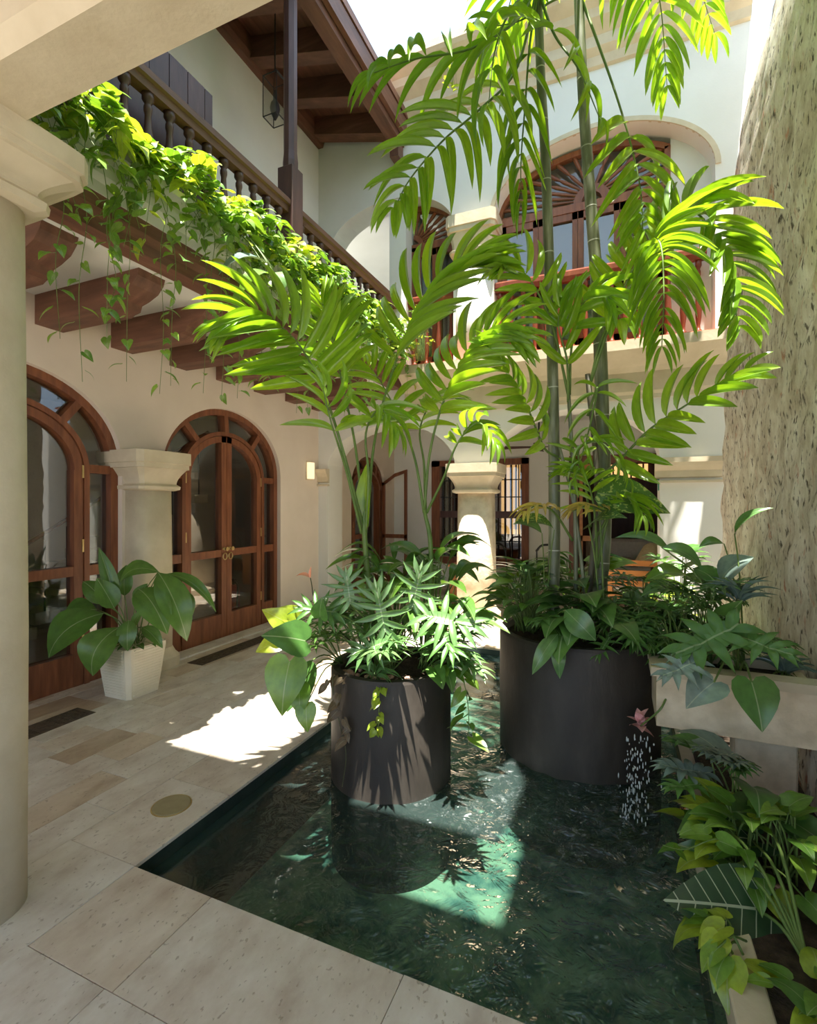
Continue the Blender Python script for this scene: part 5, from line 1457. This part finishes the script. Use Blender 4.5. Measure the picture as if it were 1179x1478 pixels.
wl = thing('variegated_leaf_plant', 'white-striped upright leaf plant at the left of the canes', 'plant', c2(-0.2, -0.2))
add_leaf(wl, c2(-0.2, -0.2), (-0.414, 3.519, 1.525), Vector((-0.644, 3.367, 1.574)) - Vector((-0.414, 3.519, 1.525)), (0.1, -0.5, 0.8), 0.3, 0.14, blade('lance', 'speckled', 1), 0.005)
add_leaf(wl, c2(-0.2, -0.2), (-0.492, 3.485, 1.501), Vector((-0.8, -0.3, 0.35)), (0.1, -0.5, 0.8), 0.2, 0.1, blade('lance', 'philo_pale', 1), 0.005)

# ------------------------------------------------------------ planted bank and stone trough at the right
tag(obj('trim_9', box(PX1 - 0.02, PX1 + 0.10, PY0 - 0.02, 3.2, -0.3, 0.05, bev=0.006), 'limestone'), 'pale stone kerb along the planted right edge of the pool', 'kerb', kind='structure')
tag(obj('floor_bank', box(PX1 + 0.10, 1.0, PY0 - 0.02, PY1, -0.3, 0.04), 'soil'), 'dark soil of the planted bank at the right of the pool', 'soil', kind='structure')
tr = thing('stone_trough', 'long cream stone trough planter above the splashing water', 'planter', (0.65, 3.35, 0.42))
bm = bmesh.new()
TX0, TX1, TY0, TY1, TZ0, TZ1 = 0.19, 0.96, 3.16, 3.62, 0.44, 0.78
box(TX0, TX1, TY0, TY0 + 0.07, TZ0, TZ1 - 0.05, bm, )
box(TX0, TX1, TY1 - 0.07, TY1, TZ0, TZ1 - 0.05, bm)
box(TX0, TX0 + 0.07, TY0 + 0.07, TY1 - 0.07, TZ0, TZ1 - 0.05, bm)
box(TX1 - 0.07, TX1, TY0 + 0.07, TY1 - 0.07, TZ0, TZ1 - 0.05, bm)
box(TX0 + 0.07, TX1 - 0.07, TY0 + 0.07, TY1 - 0.07, TZ0, TZ0 + 0.05, bm)
obj('body', bm, 'rough_stone', tr)
bm = bmesh.new()
for q in ((TX0 - 0.03, TX1, TY0 - 0.03, TY0 + 0.09), (TX0 - 0.03, TX1, TY1 - 0.09, TY1 + 0.03), (TX0 - 0.03, TX0 + 0.09, TY0 + 0.09, TY1 - 0.09)):
    box(*q, TZ1 - 0.05, TZ1, bm)
obj('rim', bm, 'limestone', tr)
obj('soil', box(TX0 + 0.07, TX1 - 0.07, TY0 + 0.07, TY1 - 0.07, TZ0 + 0.05, TZ1 - 0.06), 'soil', tr)
obj('foot', box(0.62, 0.92, 3.42, 3.60, 0.02, TZ0, bev=0.01), 'rough_stone', tr)
ct = lambda dx, dy, z=0.72: (0.6 + dx, 3.4 + dy, z)
mo = thing('monstera', 'large split-leaf monstera draped over the trough rim', 'plant', ct(0, 0))
for (D, d, s, k, m_) in (((0.546, 3.003, 1.071),(-0.75,-0.3,-0.4),0.40,'split','philodendron'), ((0.549, 2.972, 1.033),(0.6,-0.4,-0.15),0.28,'split','philodendron'), ((0.352, 2.867, 0.91),(-0.6,-0.4,-0.25),0.24,'split','grey_leaf'), ((0.424, 2.843, 0.823),(-0.5,-0.4,-0.4),0.20,'heart','grey_leaf'), ((0.584, 2.857, 0.841),(0.1,-0.4,-0.8),0.22,'heart','philodendron'), ((0.557, 3.389, 0.985),(0.2,-0.2,0.5),0.2,'heart','philodendron')):
    add_leaf(mo, ct(0.02, -0.05), Vector(D), d, (0, -0.6, 0.9), s, s, blade(k, m_, 0), 0.007)
bushy('selloum', 'dark blue-green lobed philodendron rising from the stone trough', 'plant', ct(-0.12, 0.08), 20, 0.24, 0.46, (0.18, 0.28), ['finger', 'split'], ['fern', 'philodendron'], seed=81, el=(0.1, 0.95), droop=0.2)
bushy('dark_fern', 'ferny clump growing at the left end of the stone trough', 'plant', ct(-0.28, 0.05), 20, 0.26, 0.34, (0.14, 0.22), ['finger', 'lance'], ['fern', 'philodendron'], seed=82, el=(0.05, 0.95), droop=0.2)
bushy('spiky_yucca', 'small grey spiky plant in the stone trough', 'plant', ct(0.06, 0.12, 1.10), 26, 0.02, 0.03, (0.16, 0.24), ['strap'], ['grey_leaf'], seed=83, el=(0.2, 1.0), droop=-0.3, r=0.002)
bushy('spiky_yucca', 'grey-leaved spiky plant rooted at the right end of the stone trough', 'plant', ct(0.25, 0.0, 0.72), 22, 0.02, 0.05, (0.14, 0.22), ['strap'], ['grey_leaf'], seed=84, el=(0.2, 1.0), droop=-0.1, r=0.002)
bg = thing('arching_lily', 'arching plant with long pale leaves behind the stone trough', 'plant', ct(0.1, 0.3, 0.4))
for (a, b, w_, m_) in (((0.327, 3.943, 1.349), (0.0, 3.912, 1.459), 0.13, 'philo_pale'), ((0.261, 3.806, 1.406), (0.486, 3.793, 1.286), 0.15, 'philo_pale'), ((0.634, 3.856, 1.438), (0.495, 3.797, 1.424), 0.10, 'philodendron'), ((0.677, 3.766, 1.513), (0.854, 3.732, 1.67), 0.07, 'philodendron'), ((0.595, 3.731, 1.201), (0.743, 3.685, 1.363), 0.20, 'grey_leaf'), ((0.414, 3.871, 1.217), (0.174, 3.769, 1.179), 0.16, 'pothos'), ((0.37, 3.853, 1.122), (0.153, 3.76, 1.084), 0.14, 'philo_pale'), ((0.444, 3.775, 1.277), (0.595, 3.731, 1.156), 0.16, 'philodendron')):
    A_, B_ = Vector(a), Vector(b)
    add_leaf(bg, ct(0.08, 0.1, 0.72), A_, B_ - A_, (0, -0.5, 0.9), (B_ - A_).length * 1.1, w_, blade('lance', m_, 1), 0.006)
bushy('leafy_shrub', 'dark leafy shrub against the foot of the coral-stone wall', 'plant', (0.46, 4.75, 0.04), 38, 0.24, 1.2, (0.16, 0.28), ['lance', 'finger', 'heart'], ['fern', 'philodendron', 'lily'], seed=85, el=(0.1, 0.95))
bushy('lime_croton', 'bright yellow-green shrub between the back planter and the arcade', 'plant', (0.45, 5.3, 0.04), 26, 0.3, 0.85, (0.12, 0.22), ['lance', 'heart'], ['pothos_lime', 'pothos'], seed=86, el=(0.3, 0.95))
bushy('under_trough_philodendron', 'dark philodendron with broad leaves under the stone trough', 'plant', (0.55, 2.98, 0.04), 11, 0.26, 0.42, (0.20, 0.30), ['heart', 'split'], ['grey_leaf', 'philodendron'], seed=87, az=(2.2, 5.6), el=(0.2, 0.9), droop=0.3)
bushy('lime_pothos', 'yellow-green pothos clump on the bank below the stone trough', 'plant', (0.52, 2.70, 0.04), 40, 0.28, 0.26, (0.10, 0.17), ['heart', 'spade'], ['pothos_lime', 'pothos'], seed=88, el=(0.0, 0.95), az=(0.3, 5.4))
bushy('green_pothos', 'fresh green pothos clump against the stone wall below the trough', 'plant', (0.68, 2.72, 0.04), 26, 0.15, 0.32, (0.10, 0.16), ['heart', 'spade'], ['pothos'], seed=89, el=(0.1, 0.95))
al = thing('alocasia', 'dark alocasia with white-veined shield leaves over the pool edge', 'plant', (0.66, 2.2, 0.04))
for (D, d, up_, s, w_, m_) in (((0.5, 2.364, 0.09),(-0.66,-0.25,0.05),(-0.1,-0.75,0.65),0.36,0.40,'alocasia'), ((0.56, 2.738, 0.15),(-0.85,-0.2,-0.05),(0,-0.3,1),0.30,0.28,'alocasia'), ((0.431, 2.574, 0.131),(-0.8,-0.15,0.15),(0.1,-0.8,0.6),0.20,0.17,'philodendron'), ((0.624, 2.874, 0.189),(-0.5,-0.4,0.2),(0,-0.5,0.9),0.24,0.24,'philodendron'), ((0.552, 2.517, 0.1),(-0.7,-0.4,0.2),(0,-0.6,0.8),0.2,0.16,'philo_pale'), ((0.415, 2.785, 0.172),(-0.6,-0.4,-0.1),(0,-0.6,0.8),0.2,0.18,'philodendron')):
    add_leaf(al, (0.62, 2.2, 0.04), Vector(D), d, up_, s, w_, blade('arrow' if m_ == 'alocasia' else 'heart', m_, 0), 0.008)
bushy('lime_pothos', 'low yellow-green pothos hanging from the kerb below the alocasia', 'plant', (0.40, 2.18, 0.07), 9, 0.13, 0.06, (0.10, 0.16), ['heart', 'spade'], ['pothos_lime', 'pothos'], seed=90, az=(2.0, 4.4), el=(0.0, 0.8), droop=0.9)
bushy('green_pothos', 'light green pothos filling the near end of the bank', 'plant', (0.66, 1.80, 0.04), 10, 0.18, 0.14, (0.11, 0.16), ['heart', 'spade'], ['pothos', 'philodendron'], seed=91, el=(0.1, 0.95))
bushy('green_pothos', 'small pothos clump at the near end of the stone kerb', 'plant', (0.62, 1.98, 0.04), 14, 0.16, 0.10, (0.09, 0.14), ['heart', 'spade'], ['pothos', 'pothos_lime'], seed=93, el=(0.0, 0.9))
vine('trailing_pothos', 'single strand with olive leaves reaching out over the water', 'plant', [(0.5, 2.6, 0.2), (0.38, 2.52, 0.24), (0.26, 2.46, 0.2), (0.17, 2.42, 0.22)], 5, (0.08, 0.13), 'pothos', seed=92)
pf = thing('pink_flower', 'dusty pink ginger flower over the splashing water', 'flower', (0.2, 3.1, 0.44))
s_ = obj('stem', tube(sample([(0.24, 3.17, 0.6), (0.2, 3.1, 0.55), (0.11, 3.253, 0.385)], 8), 0.006, 0.005, 6), 'stem', pf)
rn = random.Random(4)
for k in range(9):
    a = k * 2.4
    obj('petal', blade('spade', 'pink_petal', k % 2), None, s_, frame_m(Vector((0.11, 3.253, 0.393)) + Vector((0, 0, 0.006 * k - 0.02)), (math.cos(a) * 0.6, math.sin(a) * 0.6, -0.3 + 0.16 * k), (0, 0, 1), 0.085, 0.085))
wf = thing('white_flower', 'small white flower at the left end of the stone trough', 'flower', (0.2, 3.2, 0.78))
s_ = obj('stem', tube([Vector((0.24, 3.25, 0.72)), Vector((0.281, 3.38, 0.752))], 0.004, 0.003, 5), 'stem', wf)
for k in range(5):
    a = k * 1.26
    obj('petal', blade('lance', 'white_petal', 1), None, s_, frame_m(Vector((0.281, 3.38, 0.752)), (math.cos(a) * 0.6, math.sin(a) * 0.3, 0.6 - 0.2 * k), (0, -0.5, 1), 0.06, 0.035))
# water falling from the trough
bm = bmesh.new()
rn = random.Random(6)
for k in range(150):
    t_ = rn.random() ** 0.7
    p = Vector((0.10 + 0.10 * rn.gauss(0, 0.35) - 0.05 * t_, 3.08 + rn.gauss(0, 0.03), 0.42 - 0.50 * t_))
    p.x += rn.uniform(-0.05, 0.05) * t_
    s = rn.uniform(0.002, 0.005)
    bmesh.ops.create_icosphere(bm, subdivisions=1, radius=1, matrix=Matrix.Translation(p) @ Matrix.Diagonal((s, s, s * rn.uniform(1.5, 5), 1)))
m_, nt, out_ = new_mat('droplet')
b_ = nd(nt, 'ShaderNodeBsdfPrincipled', Roughness=0.05)
b_.inputs['Base Color'].default_value = (0.8, 0.85, 0.85, 1)
b_.inputs['Transmission Weight'].default_value = 0.4
nt.links.new(b_.outputs[0], out_.inputs[0])
M['droplet'] = m_
tag(obj('falling_water', bm, 'droplet', smooth=True), 'falling water drops splashing from the stone trough', 'water', kind='stuff')

# ------------------------------------------------------------ ribbed pot with a big-leaved plant beside the half column
px, py = -4.07, 3.17
pot = thing('square_pot', 'tapered square cream pot with horizontal ribs beside the half column', 'pot', (px, py, 0.0))
obj('body', lathe([(0.165, 0.0), (0.165, 0.015), (0.212, 0.40), (0.212, 0.45), (0.185, 0.45), (0.18, 0.38)], 32, 14, (px, py)), 'pot', pot)
for k in range(17):
    z = 0.02 + 0.0252 * k
    r_ = 0.165 + (0.212 - 0.165) * min(1, z / 0.40) + 0.006
    obj('rib', lathe([(r_ - 0.01, z), (r_, z + 0.003), (r_, z + 0.016), (r_ - 0.01, z + 0.02)], 16, 14, (px, py)), 'pot', pot)
obj('soil', box(px - 0.17, px + 0.17, py - 0.17, py + 0.17, 0.36, 0.42), 'soil', pot)
pl = thing('peace_lily', 'large dark green broad-leaved plant in the ribbed cream pot', 'plant', (px, py, 0.42))
for (a, b, w_, v) in (((-4.193, 3.106, 0.823), (-4.337, 3.045, 1.311), 0.13, 0), ((-3.835, 3.259, 1.086), (-4.077, 3.047, 1.001), 0.20, 1), ((-3.847, 3.254, 1.086), (-3.524, 3.282, 0.487), 0.27, 1), ((-3.861, 3.356, 1.059), (-3.437, 3.537, 0.701), 0.11, 1), ((-3.919, 3.114, 0.952), (-3.557, 3.105, 0.587), 0.28, 1), ((-4.201, 2.994, 0.738), (-4.441, 2.675, 0.401), 0.38, 1), ((-3.984, 2.978, 0.64), (-4.047, 2.788, 0.267), 0.32, 1), ((-4.163, 3.065, 0.77), (-4.257, 2.97, 1.05), 0.2, 0), ((-4.392, 3.13, 0.777), (-4.569, 3.055, 0.995), 0.2, 0), ((-3.907, 3.011, 0.7), (-3.845, 2.95, 0.454), 0.16, 0), ((-4.031, 3.175, 0.797), (-3.939, 3.214, 0.986), 0.15, 0), ((-3.732, 3.357, 0.927), (-3.593, 3.362, 0.622), 0.2, 1), ((-3.847, 3.091, 0.628), (-3.637, 3.126, 0.46), 0.12, 0), ((-4.215, 3.206, 0.854), (-4.249, 3.246, 1.137), 0.16, 0), ((-4.354, 3.038, 0.747), (-4.602, 2.878, 0.634), 0.3, 1), ((-3.964, 3.095, 0.615), (-3.885, 3.129, 0.769), 0.1, 0)):
    A_, B_ = Vector(a), Vector(b)
    add_leaf(pl, (px + R.uniform(-0.06, 0.06), py + R.uniform(-0.06, 0.06), 0.42), A_, B_ - A_, (0.35, -0.45, 0.8), (B_ - A_).length, w_, blade('arch' if v else 'lance', 'lily', R.randint(0, 1)), 0.006)
bushy('baby_tears', 'small curly fern filling the top of the ribbed cream pot', 'plant', (px + 0.06, py - 0.02, 0.42), 34, 0.17, 0.12, (0.05, 0.10), ['spade', 'lance'], ['fern', 'lily'], seed=95, el=(0.0, 0.95), r=0.002)

# ------------------------------------------------------------ pothos along the balcony
rn = random.Random(17)
n = 66
for k in range(n):
    y = 1.5 + 5.35 * (k + rn.uniform(-0.3, 0.3)) / n
    x0 = EX + rn.uniform(-0.02, 0.10)
    top = 4.05 + rn.uniform(0.02, 0.40)
    down = 3.98 - rn.choice((0.2, 0.34, 0.45, 0.6)) * rn.uniform(0.7, 1.2)
    o = rn.uniform(0.10, 0.26)
    pts_ = [(x0 - 0.02, y, 4.0), (x0 + 0.02, y + rn.uniform(-0.1, 0.1), top), (x0 + o * 0.8, y + rn.uniform(-0.15, 0.15), top - 0.10), (EX + 0.10 + o, y + rn.uniform(-0.2, 0.2), 4.0), (EX + 0.11 + o * 0.8, y + rn.uniform(-0.2, 0.2), down)]
    where = 'before the plank screen' if y < 3.4 else ('around the foot of the veranda post' if y < 4.9 else 'between the veranda post and the back wall')
    vine('trailing_pothos', 'bushy light-green pothos spilling over the balcony kerb ' + where, 'vine', pts_, 34, (0.07, 0.15), 'pothos' if k % 4 else 'pothos_lime', group='balcony pothos ' + where, seed=100 + k, out=(0.45, -0.2, 0.15), r=0.003)
for k in range(26):
    y = 1.65 + 4.3 * k / 26 + rn.uniform(-0.07, 0.07)
    zb = rn.uniform(2.45, 3.05) + 0.06 * max(0, y - 3.5)
    sw = rn.uniform(-0.2, 0.2)
    x = EX + 0.13
    pts_ = [(x - 0.05, y, 4.0), (x + 0.06, y + sw * 0.3, 3.8), (x + 0.05, y + sw, 3.45), (x + 0.06 + sw * 0.3, y + sw * 0.5, (3.45 + zb) / 2), (x + 0.03 - sw * 0.4, y + sw * 1.2, zb)]
    where = 'before the plank screen' if y < 3.4 else ('below the veranda post' if y < 4.9 else 'near the back wall')
    vine('hanging_strand', 'long thin pothos strand hanging below the balcony beams ' + where, 'vine', pts_, 18, (0.055, 0.11), 'pothos', group='pothos strands ' + where, seed=200 + k, wr=0.7, kind='heart', r=0.0028)
bushy('airy_vine', 'fine yellow-green climbing plant behind the upright palm frond', 'plant', (-2.6, 6.55, 3.74), 60, 0.22, 0.75, (0.05, 0.09), ['spade'], ['pothos_lime', 'philo_pale'], seed=96, el=(0.0, 1.0), r=0.002)
bushy('airy_vine', 'pale yellow sprig hanging from the corner of the back cornice', 'plant', (-2.15, 6.56, 7.96), 26, 0.16, -0.55, (0.05, 0.09), ['spade'], ['pothos_lime'], seed=97, el=(0.0, 1.0), r=0.002)
bb2 = thing('balcony_palm', 'broad grey-green leaves leaning out from the balcony pothos', 'plant', (EX, 3.1, 4.0))
for (a, b, w_, m_) in (((-2.563, 3.256, 3.594), (-2.825, 2.928, 3.447), 0.2, 'grey_leaf'), ((-2.474, 3.186, 3.482), (-2.608, 2.911, 3.236), 0.16, 'palm_leaf'), ((-2.589, 3.246, 3.555), (-2.424, 3.207, 3.373), 0.16, 'philo_pale')):
    A_, B_ = Vector(a), Vector(b)
    add_leaf(bb2, (EX, 3.2, 4.0), A_, B_ - A_, (0.3, -0.4, 0.8), (B_ - A_).length, w_, blade('arch', m_, 0), 0.006)
